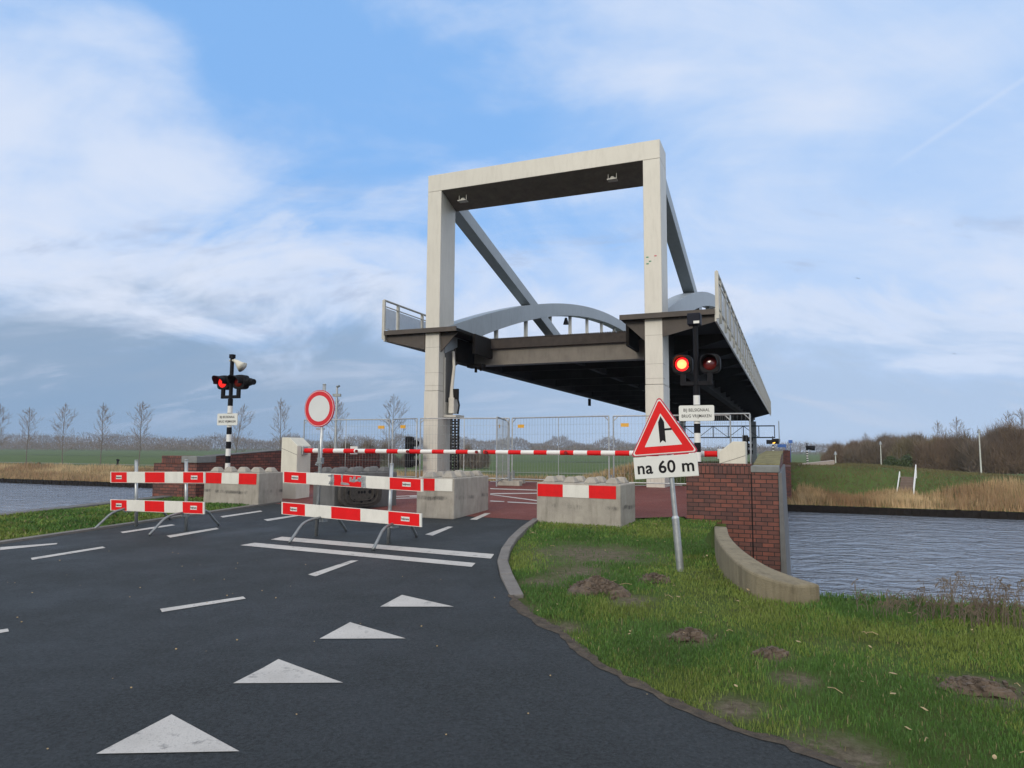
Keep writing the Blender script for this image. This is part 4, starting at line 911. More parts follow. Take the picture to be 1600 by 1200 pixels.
panel('open fence panel turned edge-on, where the two booms meet', at(776, 19.6), at(794, 22.6), (0.45,), 2.0)
panel('fence panel between the two bridge columns', at(799, 20.95), f[4], (0.35,))
panel('fence panel in front of the right bridge column', at(957, 19.15), f[5], (0.35,))
panel('rightmost fence panel behind the low cabinet, standing higher than the rest', at(1086, 16.9), at(1175, 16.6), ())
fbase('concrete foot under the fence joint at the gap, beside the middle block', at(797, 20.6))
fbase('concrete foot under the right end of the middle fence panel, behind the right block', at(955, 19.1))
fbase('concrete foot under the edge-on fence panel, just behind the other', at(803, 22.0))

# ------------------------------------------------------------------ ship signals seen from the side
def ship_signal(label, l, s, z0, k_=1.0):
    t = thing('ship_signal', label, 'signal light', 'black navigation signals', W(l, s, z0), math.radians(60)); t.scale = (k_,)*3
    mb = MB(); mb.box(-0.13, 0.13, -0.10, 0.12, 0, 1.0); mb.build('housing', BLACK, t, bevel=0.05)
    for k in range(3):
        z = 0.18+0.31*k; mb = MB(); mb.tube([(0, -0.10, z), (0, -0.30, z-0.03)], [0.10, 0.11], 14, cap=False); mb.build('hood', BLACK, t)
    mb = MB(); mb.tube([(0, 0.15, -0.9), (0, 0.15, 1.0)], 0.03, 8); mb.build('post', GALVD, t)
p = at(640, 22.6); ls_ = LS(p); ship_signal('black ship signal behind the fence left of the left bridge column', ls_[0], ls_[1], 0.92)
p = at(1166, 17.4); ls_ = LS(p); ship_signal('black ship signal behind the fence by the low cabinet at right', ls_[0], ls_[1], 1.42, 0.5)
# lamp mast left behind the fence (525 px)
p = at(524, 24.5); t = thing('lamp_post', 'slim grey mast with a small camera, behind the round sign', 'pole', None, (p[0], p[1], -1.0))
mb = MB(); mb.tube([(0, 0, 0), (0, 0, 3.3)], 0.05, 10); mb.tube([(0, 0, 3.3), (0, 0, 4.75)], 0.035, 10); mb.build('mast', GALV, t); mb = MB(); mb.box(-0.14, 0.14, -0.06, 0.06, 4.35, 4.45); mb.tube([(0, 0, 4.7), (0.1, -0.1, 4.72)], .04, 8); mb.build('camera_head', GALVD, t)

# ------------------------------------------------------------------ molehills
for label, px, py, r_, h_ in (('largest brown molehill on the verge, with loose clods', 933, 922, 0.33, 0.14), ('small dark molehill beside the base of the leaning sign pole', 1021, 904, 0.18, 0.06), ('flat brown molehill low on the verge below the sign', 1078, 991, 0.15, 0.045), ('small molehill farther right on the verge', 1206, 1020, 0.12, 0.04), ('molehill at the right edge of the picture', 1525, 1070, 0.20, 0.04)):
    p = G(px, py); V_ = []; F_ = []; n, m_ = 26, 12
    rr = random.Random(px)
    for j in range(m_+1):
        for i in range(n):
            th = 2*math.pi*i/n; q_ = j/m_; rad = r_*q_*(1+0.22*math.sin(3*th+px)+0.1*math.sin(5*th))
            z = h_*(1-q_)**0.8*(0.7+0.6*rr.random()) if j < m_ else -0.02
            V_.append((rad*math.cos(th), rad*0.75*math.sin(th), z+(rr.random()-0.5)*0.02))
    for j in range(m_):
        for i in range(n): F_.append((j*n+i, j*n+(i+1) % n, (j+1)*n+(i+1) % n, (j+1)*n+i))
    # clods
    mb = MB(); mb.v = V_; mb.f = F_; mb.m = [0]*len(F_)
    for k in range(int(110*r_/0.2)):
        a_ = rr.uniform(0, 6.28); d_ = r_*abs(rr.gauss(0, 0.5)); x, y = d_*math.cos(a_), d_*0.75*math.sin(a_); z = h_*max(0, 1-d_/r_)**0.8; s_ = rr.uniform(0.008, 0.030)
        o_ = [Vector((rr.uniform(-1, 1), rr.uniform(-1, 1), rr.uniform(-1, 1)))*s_*0.35 for _ in range(8)]
        c8 = [(-1, -1, -1), (1, -1, -1), (1, 1, -1), (-1, 1, -1), (-1, -1, 1), (1, -1, 1), (1, 1, 1), (-1, 1, 1)]
        mb.hexa([(x+c[0]*s_*0.6+o.x, y+c[1]*s_*0.6+o.y, z+c[2]*s_*0.5+o.z) for c, o in zip(c8, o_)])
    o = mb.build('molehill', SOIL, smooth=False); o.location = (p.x, p.y, p.z-0.01); tag(o, label, 'molehill', 'molehills in the grass verge')

# ------------------------------------------------------------------ grass blades on the verges
def inside(P, poly):
    x, y = P[:, 0], P[:, 1]; r = np.zeros(len(P), bool); n = len(poly)
    for i in range(n):
        x1, y1 = poly[i]; x2, y2 = poly[(i+1) % n]
        c = ((y1 > y) != (y2 > y)) & (x < (x2-x1)*(y-y1)/((y2-y1) if y2 != y1 else 1e-9)+x1); r ^= c
    return r
def vnoise(P, sc, seed=0):
    r = np.random.default_rng(seed); T = r.random((64, 64)); q = P*sc; i = np.floor(q).astype(int); f_ = q-i; f_ = f_*f_*(3-2*f_)
    g_ = lambda a, b: T[(i[:, 0]+a) % 64, (i[:, 1]+b) % 64]
    return (g_(0, 0)*(1-f_[:, 0])+g_(1, 0)*f_[:, 0])*(1-f_[:, 1])+(g_(0, 1)*(1-f_[:, 0])+g_(1, 1)*f_[:, 0])*f_[:, 1]
GM = [mat('grass blade %s' % k, c, 0.7, var=0.25, scale=1.5, spec=0.25) for k, c in (('mid', (0.088, 0.172, 0.032)), ('yellow', (0.145, 0.195, 0.042)), ('deep', (0.060, 0.130, 0.028)), ('straw', (0.22, 0.19, 0.10)))]
def grass(name, poly, n, hmin, hmax, wd, label, zfun, near_bias=True, mats=None, straw=0.05):
    poly = np.array([(p[0], p[1]) for p in poly]); lo, hi = poly.min(0), poly.max(0)
    P = rng.random((n*3, 2))*(hi-lo)+lo; P = P[inside(P, poly)]
    if near_bias:
        dist = np.hypot(P[:, 0], P[:, 1]); keep = rng.random(len(P)) < np.clip(9/dist**1.5, 0.12, 1); P = P[keep]
    k = np.ones(len(P))
    for (c, r_) in DIRT:
        dd = np.hypot(P[:, 0]-c[0], P[:, 1]-c[1])+0.5*r_*(vnoise(P, 4, 3)-0.5); k *= np.clip((dd-r_*0.45)/(r_*0.75), 0.04, 1)
    k *= 0.35+0.65*np.clip((vnoise(P, 1.7, 5)+vnoise(P, 6, 8)-0.62)*2.2, 0, 1)
    P = P[rng.random(len(P)) < k][:n]; n = len(P)
    z = np.array([zfun(p) for p in P])
    dist = np.hypot(P[:, 0], P[:, 1])
    hh = (hmin+(hmax-hmin)*rng.random(n)**1.6)*(0.55+0.9*vnoise(P, 1.1, 9)); th = rng.random(n)*2*math.pi; lean = hh*rng.random(n)*0.95; la = rng.random(n)*2*math.pi
    wv_ = wd*(0.6+0.8*rng.random(n))*np.clip(dist/6, 0.8, 2.6)
    a = np.stack([P[:, 0]-np.cos(th)*wv_/2, P[:, 1]-np.sin(th)*wv_/2, z-0.01], 1); b = np.stack([P[:, 0]+np.cos(th)*wv_/2, P[:, 1]+np.sin(th)*wv_/2, z-0.01], 1)
    mx_, my_ = P[:, 0]+np.cos(la)*lean*0.35, P[:, 1]+np.sin(la)*lean*0.35
    c = np.stack([mx_+np.cos(th)*wv_*0.38, my_+np.sin(th)*wv_*0.38, z+hh*0.6], 1); d_ = np.stack([mx_-np.cos(th)*wv_*0.38, my_-np.sin(th)*wv_*0.38, z+hh*0.6], 1)
    e = np.stack([P[:, 0]+np.cos(la)*lean, P[:, 1]+np.sin(la)*lean, z+hh], 1)
    V_ = np.stack([a, b, c, d_, e], 1).reshape(-1, 3); i = np.arange(n)*5
    F_ = np.concatenate([np.stack([i, i+1, i+2], 1), np.stack([i, i+2, i+3], 1), np.stack([i+3, i+2, i+4], 1)])
    u = vnoise(P, 0.9, 11)*0.75+vnoise(P, 3.5, 12)*0.25+0.35*(rng.random(n)-0.5)
    mi = np.where(u > 0.56, 1, np.where(u < 0.42, 2, 0)); mi = np.where(rng.random(n) < straw, 3, mi); mi = np.concatenate([mi, mi, mi])
    o = npmesh(name, V_, F_, GM, mi=mi); tag(o, label, 'grass', kind='stuff'); return o
zf = lambda p: land(*LS(p))
rp = [(p.x, p.y) for p in rej]
ko = [(p.x+0.02, p.y) for p in kout]
crest = [W(x, s).xy for x, s in ((12, 7.7), (4, 7.8), (1.8, 8.1), (0.6, 8.3))]
verge = ko[:] + [(p[0]+0.03, p[1]+0.03) for p in rp[7:]] + [(rp[-1][0]+2.5, rp[-1][1]-0.5), (rp[-1][0]+6, rp[-1][1]-0.9), (12, 2.5)] + [tuple(c) for c in crest] + [tuple(q_.xy) for q_ in [G(1243, 938), G(1205, 921), G(1166, 899), G(1133, 874), G(1112, 850), G(1104, 833)]] + [tuple(q_.xy) for q_ in [G(1128, 826), G(1128, 814), G(1069, 812), G(1069, 809), G(1000, 811), G(900, 815), G(838, 815)]]
grass('grass', verge, 520000, 0.010, 0.042, 0.0050, 'green grass of the right verge', zf, straw=0.025)
lv = [W(-14.36, 2).xy, W(-11.12, 2).xy, W(-11.12, 12.6).xy, W(-10.95, 13.0).xy, W(-13.6, 13.08).xy, W(-14.36, 13.08).xy]
grass('grass', lv, 80000, 0.02, 0.07, 0.010, 'green grass of the left verge', zf, near_bias=False)
# grass hanging over the right bank crest and the waterside tufts
# fallen leaves, chips and straw scattered on the verge
LEAF = mat('fallen leaf', (0.36, 0.27, 0.15), 0.8, var=0.3, scale=20)
def scatter_leaves():
    mb = MB(); rr = random.Random(5); pol = np.array(verge); cnt = 0
    while cnt < 110:
        x, y = rr.uniform(-1, 8), rr.uniform(3, 12.5)
        if not inside(np.array([[x, y]]), pol)[0]: continue
        z = zf((x, y))+0.045+rr.random()*0.02; a_ = rr.uniform(0, 6.28); s_ = rr.uniform(0.006, 0.019)
        if rr.random() < 0.25:
            l_ = rr.uniform(0.04, 0.13); mb.tube([(x, y, z), (x+l_*math.cos(a_)*.5, y+l_*math.sin(a_)*.5, z+0.012), (x+l_*math.cos(a_), y+l_*math.sin(a_), z)], 0.0026, 4)
        else:
            tl = rr.uniform(-.4, .4)
            mb.prism([(x+s_*math.cos(a_+t_)*r_, y+s_*math.sin(a_+t_)*r_, z+tl*s_*math.cos(t_)) for t_, r_ in ((0, 1.5), (.8, .8), (1.6, .7), (2.5, .8), (3.14, 1.3), (4, .8), (4.9, .7), (5.6, .8))], (0, 0, 0.002))
        cnt += 1
    for k in range(90):         # grit on the asphalt
        x, y = rr.uniform(-6, 2.2), rr.uniform(2.2, 10)
        if inside(np.array([[x, y]]), pol)[0]: continue
        s_ = rr.uniform(0.003, 0.008); z = H(LS((x, y))[1])+0.008; mb.box(x, x+s_*1.6, y, y+s_, z, z+s_)
    o = mb.build('leaf_litter', LEAF); tag(o, 'fallen leaves, straw and grit scattered on verge and asphalt', 'leaf litter', kind='stuff')
scatter_leaves()

# ------------------------------------------------------------------ reeds
def blades(name, P, z, hh, wd, m, label, cat, lean=0.25, plume=0.0, kind='stuff', parent=None, facing=None):
    n = len(P); th = rng.random(n)*math.pi if facing is None else facing+rng.normal(0, 0.5, n)
    la = rng.random(n)*2*math.pi; ln = hh*rng.random(n)*lean
    a = np.stack([P[:, 0]-np.cos(th)*wd/2, P[:, 1]-np.sin(th)*wd/2, z], 1); b = np.stack([P[:, 0]+np.cos(th)*wd/2, P[:, 1]+np.sin(th)*wd/2, z], 1)
    c = np.stack([P[:, 0]+np.cos(la)*ln, P[:, 1]+np.sin(la)*ln, z+hh], 1)
    V_ = np.stack([a, b, c], 1).reshape(-1, 3); F_ = np.arange(n*3).reshape(-1, 3)
    o = npmesh(name, V_, F_, m, parent)
    if kind: tag(o, label, cat, kind=kind)
    return o
def LSarr(l, s): return np.stack([SA*s+CA*l, CA*s-SA*l], 1)
REEDS = [REED, mat('pale reed', (0.50, 0.37, 0.21), 0.8, var=0.25, scale=0.4), mat('rusty reed', (0.30, 0.185, 0.095), 0.8, var=0.3, scale=0.4), mat('olive bank grass', (0.15, 0.15, 0.055), 0.8, var=0.3, scale=0.4)]
def reedbelt(l0, l1, s0, s1, n, hmin, hmax, label, w_=0.07, dens=None):
    l = rng.uniform(l0, l1, n); s = rng.uniform(s0, s1, n)
    q = np.stack([l, s], 1); v = vnoise(q, 0.22, 21)
    if dens is not None: k = rng.random(n) < dens(l, s, v); l, s, q, v = l[k], s[k], q[k], v[k]
    z = np.array([land(a, b) for a, b in zip(l, s)]); hh = (hmin+(hmax-hmin)*rng.random(len(l)))*(0.6+0.7*vnoise(q, 0.35, 22))
    P = LSarr(l, s); o = blades('reeds', P, z, hh, w_, REEDS, label, 'reeds', 0.3)
    u = v+0.3*(rng.random(len(l))-0.5); mi = np.where(u > 0.62, 1, np.where(u < 0.36, 2, 0)); mi = np.where(rng.random(len(l)) < 0.12, 3, mi)
    o.data.polygons.foreach_set('material_index', mi.astype(np.int32)); return o
reedbelt(-150, -15, 66.38, 76, 75000, 0.25, 0.85, 'belt of dry golden reed along the far bank, left of the bridge')
def sma(a, b, x): t_ = np.clip((x-a)/(b-a), 0, 1); return t_*t_*(3-2*t_)
reedbelt(-14, 3, 66.4, 69.0, 7000, 0.25, 0.7, 'low dry reed under the far abutment')
reedbelt(0.5, 10, 66.38, 70.6, 26000, 0.4, 1.1, 'low dry reed along the foot of the green embankment', w_=0.05, dens=lambda l, s, v: np.clip(1.5-1.0*np.abs(s-67.6)/1.6+1.6*(v-.5), 0, 1))
reedbelt(7.5, 50, 66.38, 75.5, 60000, 0.4, 1.05, 'belt of dry golden reed at the foot of the far embankment, right', w_=0.05, dens=lambda l, s, v: np.clip(1.0-sma(-0.3, 0.5, s-67.6-4.6*sma(8, 15, l)-2.4*(v-0.5)), 0, 1))
reedbelt(-14, 60, 67.5, 84, 60000, 0.08, 0.25, 'rough short grass on the far embankment', w_=0.08, dens=lambda l, s, v: 0*l+1)
o_ = bpy.data.objects['reeds.003'] if 'reeds.003' in bpy.data.objects else None
for o_ in [x for x in bpy.data.objects if x.get('label', '').startswith('rough short grass')]:
    o_.name = 'grass'; o_['category'] = 'grass'; o_.data.materials.clear()
    for m_ in (mat('far bank grass olive', (0.115, 0.105, 0.042), 0.9, var=0.3, scale=.3), mat('far bank grass dry', (0.22, 0.165, 0.08), 0.9, var=0.3, scale=.3), mat('far bank grass green', (0.055, 0.085, 0.028), 0.9, var=0.3, scale=.3), mat('far bank grass olive', (0.085, 0.10, 0.035))): o_.data.materials.append(m_)
reedbelt(-150, 60, 66.36, 66.9, 42000, 0.12, 0.42, 'tangled dry grass hanging over the far sheet piling', w_=0.06)
# dark waterside boards of the far bank
mb = MB(); BANKD = mat('dark wet timber sheet piling', (0.014, 0.011, 0.009), 0.9, var=0.4, scale=3, spec=0.1)
mb.box(-420, 300, 66.1, 66.42, -5, -3.22)
for i in range(320):
    l = -130+i*0.6; mb.box(l, l+0.42, 66.03, 66.11, -5, -3.14-0.16*random.random())
o = mb.build('sheet_piling', BANKD); o.rotation_euler = (0, 0, RZ); tag(o, 'dark timber sheet piling along the foot of the far bank', 'bank revetment')
# sparse dark reed at the near right waterside
n = 520; px_ = rng.choice([0, 1, 2], n, p=[.28, .30, .42])
def near_reed():
    mb = MB(); rr = random.Random(12)
    for cx, cnt, hm in ((1376, 9, .5), (1402, 7, .35), (1430, 6, .35), (1452, 8, .5), (1478, 9, .65), (1500, 12, .8), (1516, 12, .75), (1533, 9, .9), (1552, 10, .6), (1572, 12, .75), (1592, 14, .7), (1610, 14, .7)):
        b0 = G(cx, 962+(cx-1376)*0.09)
        for k in range(cnt):
            x, y = b0.x+rr.gauss(0, .10), b0.y+rr.gauss(.1, .12); z = zf((x, y))-0.05; h_ = hm*rr.uniform(.35, .95)*0.62; lx, ly = rr.gauss(.06, .12), rr.gauss(0, .1)
            top = (x+lx*h_*1.6, y+ly*h_, z+h_); mid = (x+lx*h_*.5, y+ly*h_*.4, z+h_*.55)
            mb.tube([(x, y, z), mid, top], [.004, .003, .002], 4)
            for j in range(rr.randint(1, 4)):
                f_ = rr.uniform(.3, .9); q_ = Vector((x, y, z)).lerp(Vector(top), f_); a_ = rr.uniform(-1, 1); l_ = rr.uniform(.08, .2)
                mb.add([q_, q_+Vector((a_*l_*.5, .0, l_*.45)), q_+Vector((a_*l_, 0, l_*.2)), q_+Vector((a_*l_*.5, 0, l_*.45-.009))], [(0, 1, 2, 3)])
            if rr.random() < .35:
                q_ = Vector(top)
                for j in range(8):
                    e = Vector((rr.gauss(.02, .02), rr.gauss(0, .012), rr.uniform(-.09, .03))); mb.add([q_, q_+e, q_+e+Vector((.006, 0, -.014))], [(0, 1, 2)])
    o = mb.build('waterside_reed', REEDD, recalc=False); tag(o, 'sparse dark withered reed stems at the near right water edge', 'reeds', kind='stuff')
near_reed()
# fringe of grass along the near bank crest
fr_poly = [tuple(W(x, s).xy) for x, s in ((0.55, 7.5), (12, 7.0), (12, 9.5), (0.6, 9.0))]
grass('grass', fr_poly, 60000, 0.03, 0.12, 0.007, 'longer grass along the crest of the right bank', zf, near_bias=False, straw=0.12)

# ------------------------------------------------------------------ trees and shrubs
def tree_mesh(seed, h, spread, nb=30, levels=3, thick=0.10, up=1.0, low=0.28):
    rr = random.Random(seed); seg = []       # (p0,p1,r0,r1,level)
    trunk = []; p = Vector((0, 0, 0)); n = 12
    for i in range(n+1):
        trunk.append((p.copy(), thick*(1-i/n)**0.8+0.008)); p = p+Vector((rr.gauss(0, .018)*h/5, rr.gauss(0, .018)*h/5, h/n))
    for i in range(n): seg.append((trunk[i][0], trunk[i+1][0], trunk[i][1], trunk[i+1][1], 0))
    def grow(p, d, L_, r_, lev):
        k = 4; q = p.copy()
        for i in range(k):
            d = (d+Vector((rr.gauss(0, .10), rr.gauss(0, .10), 0.025*up+rr.gauss(0, .05)))).normalized(); e = q+d*L_/k
            seg.append((q.copy(), e.copy(), r_*(1-i/k*.7), r_*(1-(i+1)/k*.7), lev)); q = e
            if lev < levels:
                for _ in range(2 if lev > 1 else 2):
                    if rr.random() < 0.72:
                        ax = Vector((rr.gauss(0, 1), rr.gauss(0, 1), rr.gauss(0, .5)+.3)).normalized(); grow(q.copy(), (d*1.0+ax*0.6).normalized(), L_*rr.uniform(.32, .55), r_*.5, lev+1)
    for b in range(nb):
        f_ = low+(0.98-low)*(b/nb)**0.9; i = min(int(f_*n), n-1); base = trunk[i][0].lerp(trunk[i+1][0], f_*n-i); a_ = b*2.4+rr.uniform(-.5, .5)
        Lb = spread*(math.sin(math.pi*min(1, (f_-low)/(1-low)*0.80+0.24))**0.8)*rr.uniform(.6, 1.0)*0.85+0.12
        grow(base, Vector((math.cos(a_), math.sin(a_), 0.75*up+0.5*f_)).normalized(), Lb, thick*0.32*(1.1-f_), 1)
    return seg
def seg_obj(name, seg, m, parent, rmin=0.0):
    n = len(seg); V_ = np.zeros((n, 6, 3)); a = np.array([s[0] for s in seg]); b = np.array([s[1] for s in seg]); r0 = np.maximum(np.array([s[2] for s in seg]), rmin); r1 = np.maximum(np.array([s[3] for s in seg]), rmin)
    d = b-a; d /= np.linalg.norm(d, axis=1)[:, None]+1e-9; ref = np.where(np.abs(d[:, 2:3]) < .9, np.array([[0, 0, 1.]]), np.array([[1., 0, 0]])); u = np.cross(d, ref); u /= np.linalg.norm(u, axis=1)[:, None]; v = np.cross(d, u)
    for k in range(3):
        t_ = 2*math.pi*k/3; w_ = u*math.cos(t_)+v*math.sin(t_); V_[:, k] = a+w_*r0[:, None]; V_[:, k+3] = b+w_*r1[:, None]
    i = np.arange(n)*6; F_ = np.concatenate([np.stack([i+k, i+(k+1) % 3, i+(k+1) % 3+3, i+k+3], 1) for k in range(3)])
    return npmesh(name, V_.reshape(-1, 3), F_, m, parent)
def make_tree(seed, h, spread, **k):
    t = thing('bare_tree', 'tree', 'tree', 'young bare trees along the far bank')
    sg = tree_mesh(seed, h, spread, **k); seg_obj('trunk', [s for s in sg if s[4] == 0], BARK, t, 0.04); seg_obj('crown', [s for s in sg if s[4] > 0], TWIG, t, 0.011); return t
protos = [make_tree(11, 11, 2.3, low=.24), make_tree(23, 11, 2.5, low=.28), make_tree(37, 11, 2.8, low=.2)]
spots = [(-4, 126, 11.2, 0, 'bare young tree cut by the left edge of the picture'), (43, 126, 10.6, 1, 'shortest bare young tree, second from the left edge'), (99, 124, 11.3, 2, 'bare young tree above the left water, third from the left edge'),
         (158, 124, 11.4, 0, 'bare young tree rising behind the left end of the left barrier'), (218, 122, 11.6, 1, 'bare young tree just left of the left brick parapet'), (366, 122, 11.4, 2, 'leaning wide bare tree right behind the left bridge signal'),
         (437, 120, 12.3, 0, 'bare young tree above the tall left cabinet'), (525, 119, 12.2, 1, 'bare young tree directly behind the round sign and mast'), (612, 118, 13.0, 2, 'tallest bare young tree, left of the left bridge column')]
used = set()
for px, Y, h, k, lb in spots:
    t = protos[k] if k not in used else dup(protos[k]); used.add(k)
    q_ = at(px, Y); z = land(*LS(q_)); t.location = (q_[0], q_[1], z-0.1); sc_ = h/11; t.scale = (sc_, sc_, sc_); t.rotation_euler = (0, 0, px*0.7); t['label'] = lb
    if px == 366: t.rotation_euler = (0, math.radians(7), 0.4)
def shrub(label, px, Y, w_, h, n, m, zb=None, depth=None, name='shrub', group=None, leafy=False, seed=0):
    rr = np.random.default_rng(seed+int(px)); q_ = at(px, Y); z = land(*LS(q_)) if zb is None else zb
    t = thing(name, label, 'shrub', group, (q_[0], q_[1], z)); depth = depth or w_*0.6
    r = np.sqrt(rr.random(n)); a_ = rr.random(n)*2*math.pi; x = r*np.cos(a_)*w_/2; y = r*np.sin(a_)*depth/2
    lump = 0.62+0.38*np.sin(x*2.1/h*2+seed)*np.sin(x*0.9+seed*1.7)+0.12*rr.random(n)
    H_ = h*np.clip(lump, .35, 1.05)*np.sqrt(np.clip(1-(r**3)*0.75, 0.05, 1))
    zz = H_*rr.random(n)**0.7; hh = h*rr.uniform(.04, .16, n)
    if leafy:
        th = rr.random(n)*math.pi; s_ = h*0.035*(0.6+rr.random(n)); cxy = np.stack([x, y, zz], 1)
        R1 = rr.normal(size=(n, 3)); R2 = rr.normal(size=(n, 3)); R1 /= np.linalg.norm(R1, axis=1)[:, None]; R2 /= np.linalg.norm(R2, axis=1)[:, None]
        V_ = np.stack([cxy, cxy+R1*s_[:, None]*1.6, cxy+R2*s_[:, None]*1.6], 1).reshape(-1, 3)
        npmesh('foliage', V_, np.arange(n*3).reshape(-1, 3), m, t)
    else:
        sp_ = rr.random(n) < 0.14; zz = np.where(sp_, H_*0.85, zz); hh = np.where(sp_, h*rr.uniform(.15, .42, n), hh)
        th = rr.random(n)*math.pi; wd = 0.011*h/2*(0.5+rr.random(n)); lx = rr.normal(0, .75, n)*np.where(sp_, .3, 1)+x/w_*0.3; ly = rr.normal(0, .5, n)
        a = np.stack([x-np.cos(th)*wd, y-np.sin(th)*wd, zz], 1); b = np.stack([x+np.cos(th)*wd, y+np.sin(th)*wd, zz], 1); c = np.stack([x+lx*hh, y+ly*hh, np.minimum(zz+hh, h*1.3)], 1)
        npmesh('twigs', np.stack([a, b, c], 1).reshape(-1, 3), np.arange(n*3).reshape(-1, 3), m, t)
    # a few stems
    sg = []
    for k in range(9):
        sx = rr.uniform(-.35, .35)*w_; sy = rr.uniform(-.3, .3)*depth; hk = h*rr.uniform(.7, 1.12); p0 = Vector((0.0, 0.0, 0)); p1 = Vector((sx, sy, hk*.5)); p2 = Vector((sx*1.15+rr.normal(0, .1), sy, hk)); sg += [(p0, p1, .05*h/3, .03*h/3, 0), (p1, p2, .03*h/3, .01, 0)]
    seg_obj('stem', sg, BARK, t, 0.012); return t
BR2 = mat('olive brown shrub', (0.14, 0.115, 0.062), 0.9, var=0.35, scale=0.5); BR3 = mat('grey brown shrub', (0.16, 0.125, 0.095), 0.9, var=0.35, scale=0.5); BR4 = mat('russet shrub', (0.165, 0.118, 0.082), 0.9, var=0.35, scale=0.5)
SH = 'bare shrubs on the far bank'
shrub('dark bare shrub behind the fence, right of the round sign', 540, 135, 9, 4.6, 9000, BUSHB, group=SH, seed=1)
shrub('dark bare shrub behind the fence near the tallest young tree', 585, 130, 8, 5.2, 9000, BR3, group=SH, seed=2)
shrub('low bare shrub behind the fence, left of the left column', 633, 132, 6, 3.6, 5000, BUSHB, group=SH, seed=3)
shrub('bare shrub behind the fence just right of the left column', 738, 128, 6.5, 5.3, 9000, BR3, group=SH, seed=4)
for i, (px, Y, w_, h, m_, lb) in enumerate(((1330, 118, 10, 4.0, BR4, 'russet shrub nearest to the bridge on the right bank'), (1368, 104, 9, 4.2, BUSHB, 'brown shrub left of the round evergreen bush'), (1445, 96, 9, 5.0, BR2, 'olive brown shrub just right of the white stair rail'), (1487, 92, 9, 5.7, BR4, 'taller russet shrub left of the tall pale lamp post'),
        (1528, 90, 8, 6.0, BUSHB, 'brown shrub behind the tall pale lamp post'), (1562, 86, 8, 6.2, BR3, 'grey brown shrub right of the tall pale lamp post'), (1600, 84, 9, 6.2, BR4, 'russet shrub at the right edge of the picture'), (1425, 120, 12, 5.2, BR3, 'grey brown thicket behind the white stair rail'), (1390, 126, 12, 5.0, BR3, 'grey brown thicket above the round evergreen bush'), (1660, 80, 10, 6, BUSHB, 'brown shrub beyond the right edge'))):
    if px > 1640: continue
    shrub(lb, px, Y, w_, h, 32000, m_, zb=-1.2 if px > 1300 else None, group=SH, seed=10+i, depth=6)
shrub('round dark evergreen bush left of the white stair rail', 1401, 76, 3.0, 2.3, 6000, EVERG, zb=-0.5, name='evergreen_bush', leafy=True, seed=30)
for px, Y, h, lb in ((1467, 98, 7.6, 'thin bare treetops rising from the shrubs right of the stair'), (1497, 96, 8.0, 'bare treetop above the russet shrub left of the lamp post'), (1578, 88, 8.4, 'bare treetop above the shrubs near the right edge'), (1600, 86, 8.6, 'bare treetop at the right edge of the picture'), (1353, 128, 6.6, 'small bare treetop above the shrub row near the bridge')):
    t = dup(protos[int(px) % 3]); q_ = at(px, Y); t.location = (q_[0], q_[1], -1.6); t.scale = (h/11,)*3; t.rotation_euler = (0, 0, px); t['label'] = lb; t['group'] = 'bare treetops above the right bank shrubs'

# far woods on the horizon (one mass each)
def wood(label, az0, az1, dist, h, n, m, seed):
    rr = np.random.default_rng(seed); px = rr.uniform(az0, az1, n); Y = dist*(1+rr.uniform(-.04, .05, n)); d = (px-800)/F; x = d*Y
    q = np.stack([x/9, np.zeros(n)], 1); prof = 0.45+0.65*vnoise(q, 0.8, seed)*(.6+.6*vnoise(q*5, 1, seed+1)); zt = h*prof
    z = -2.0+zt*rr.random(n)**0.8; s_ = dist/F*0.9; hh = s_*rr.uniform(1.2, 4.5, n); wd = s_*rr.uniform(.35, .9, n); lx = rr.normal(0, .3, n)*hh
    a = np.stack([x-wd/2, Y, z], 1); b = np.stack([x+wd/2, Y, z], 1); c = np.stack([x+lx, Y+rr.normal(0, 1, n), z+hh], 1)
    o = npmesh('far_wood', np.stack([a, b, c], 1).reshape(-1, 3), np.arange(n*3).reshape(-1, 3), m); tag(o, label, 'woodland', kind='stuff')
wood('long far line of bare trees on the left horizon', -250, 470, 620, 14.5, 34000, TWIGF, 41)
wood('nearer brown hedge below the left far tree line', -100, 330, 560, 6.5, 9000, BUSHB, 45)
wood('far line of trees on the horizon behind the fence', 440, 1090, 760, 16, 30000, TWIGF, 42)
wood('dark hedge row on the horizon between the columns', 830, 1230, 640, 6, 9000, BUSHB, 43)
wood('far line of trees on the right horizon', 1180, 1850, 520, 8.5, 20000, TWIGF, 44)

# ------------------------------------------------------------------ far bank furniture
# far abutment and parapet
t = thing('far_abutment', 'far brick abutment with pale concrete slab at the far end of the bridge', 'abutment', None, W(-7.34, 79.0), RZ)
mb = MB(); mb.box(-7.0, 7.3, 0.2, 1.2, -5, 0.1); mb.box(6.6, 7.3, -3.2, 6, 0.1, 1.55); mb.box(-7.3, -6.6, -1.0, 6, 0.1, 1.4); mb.box(6.3, 7.3, -12, 0.2, -5, 0.1); mb.build('brick_wall', BRICK, t)
mb = MB(); mb.prism([(7.35, -2, 0.05), (11.4, -2, 0.55), (11.4, -2, 0.2), (8.2, -2, -1.2), (7.35, -2, -1.4)], (0, 3.5, 0)); mb.build('wing_slab', mat('pinkish grey far concrete', (0.36, 0.31, 0.28), 0.85), t)
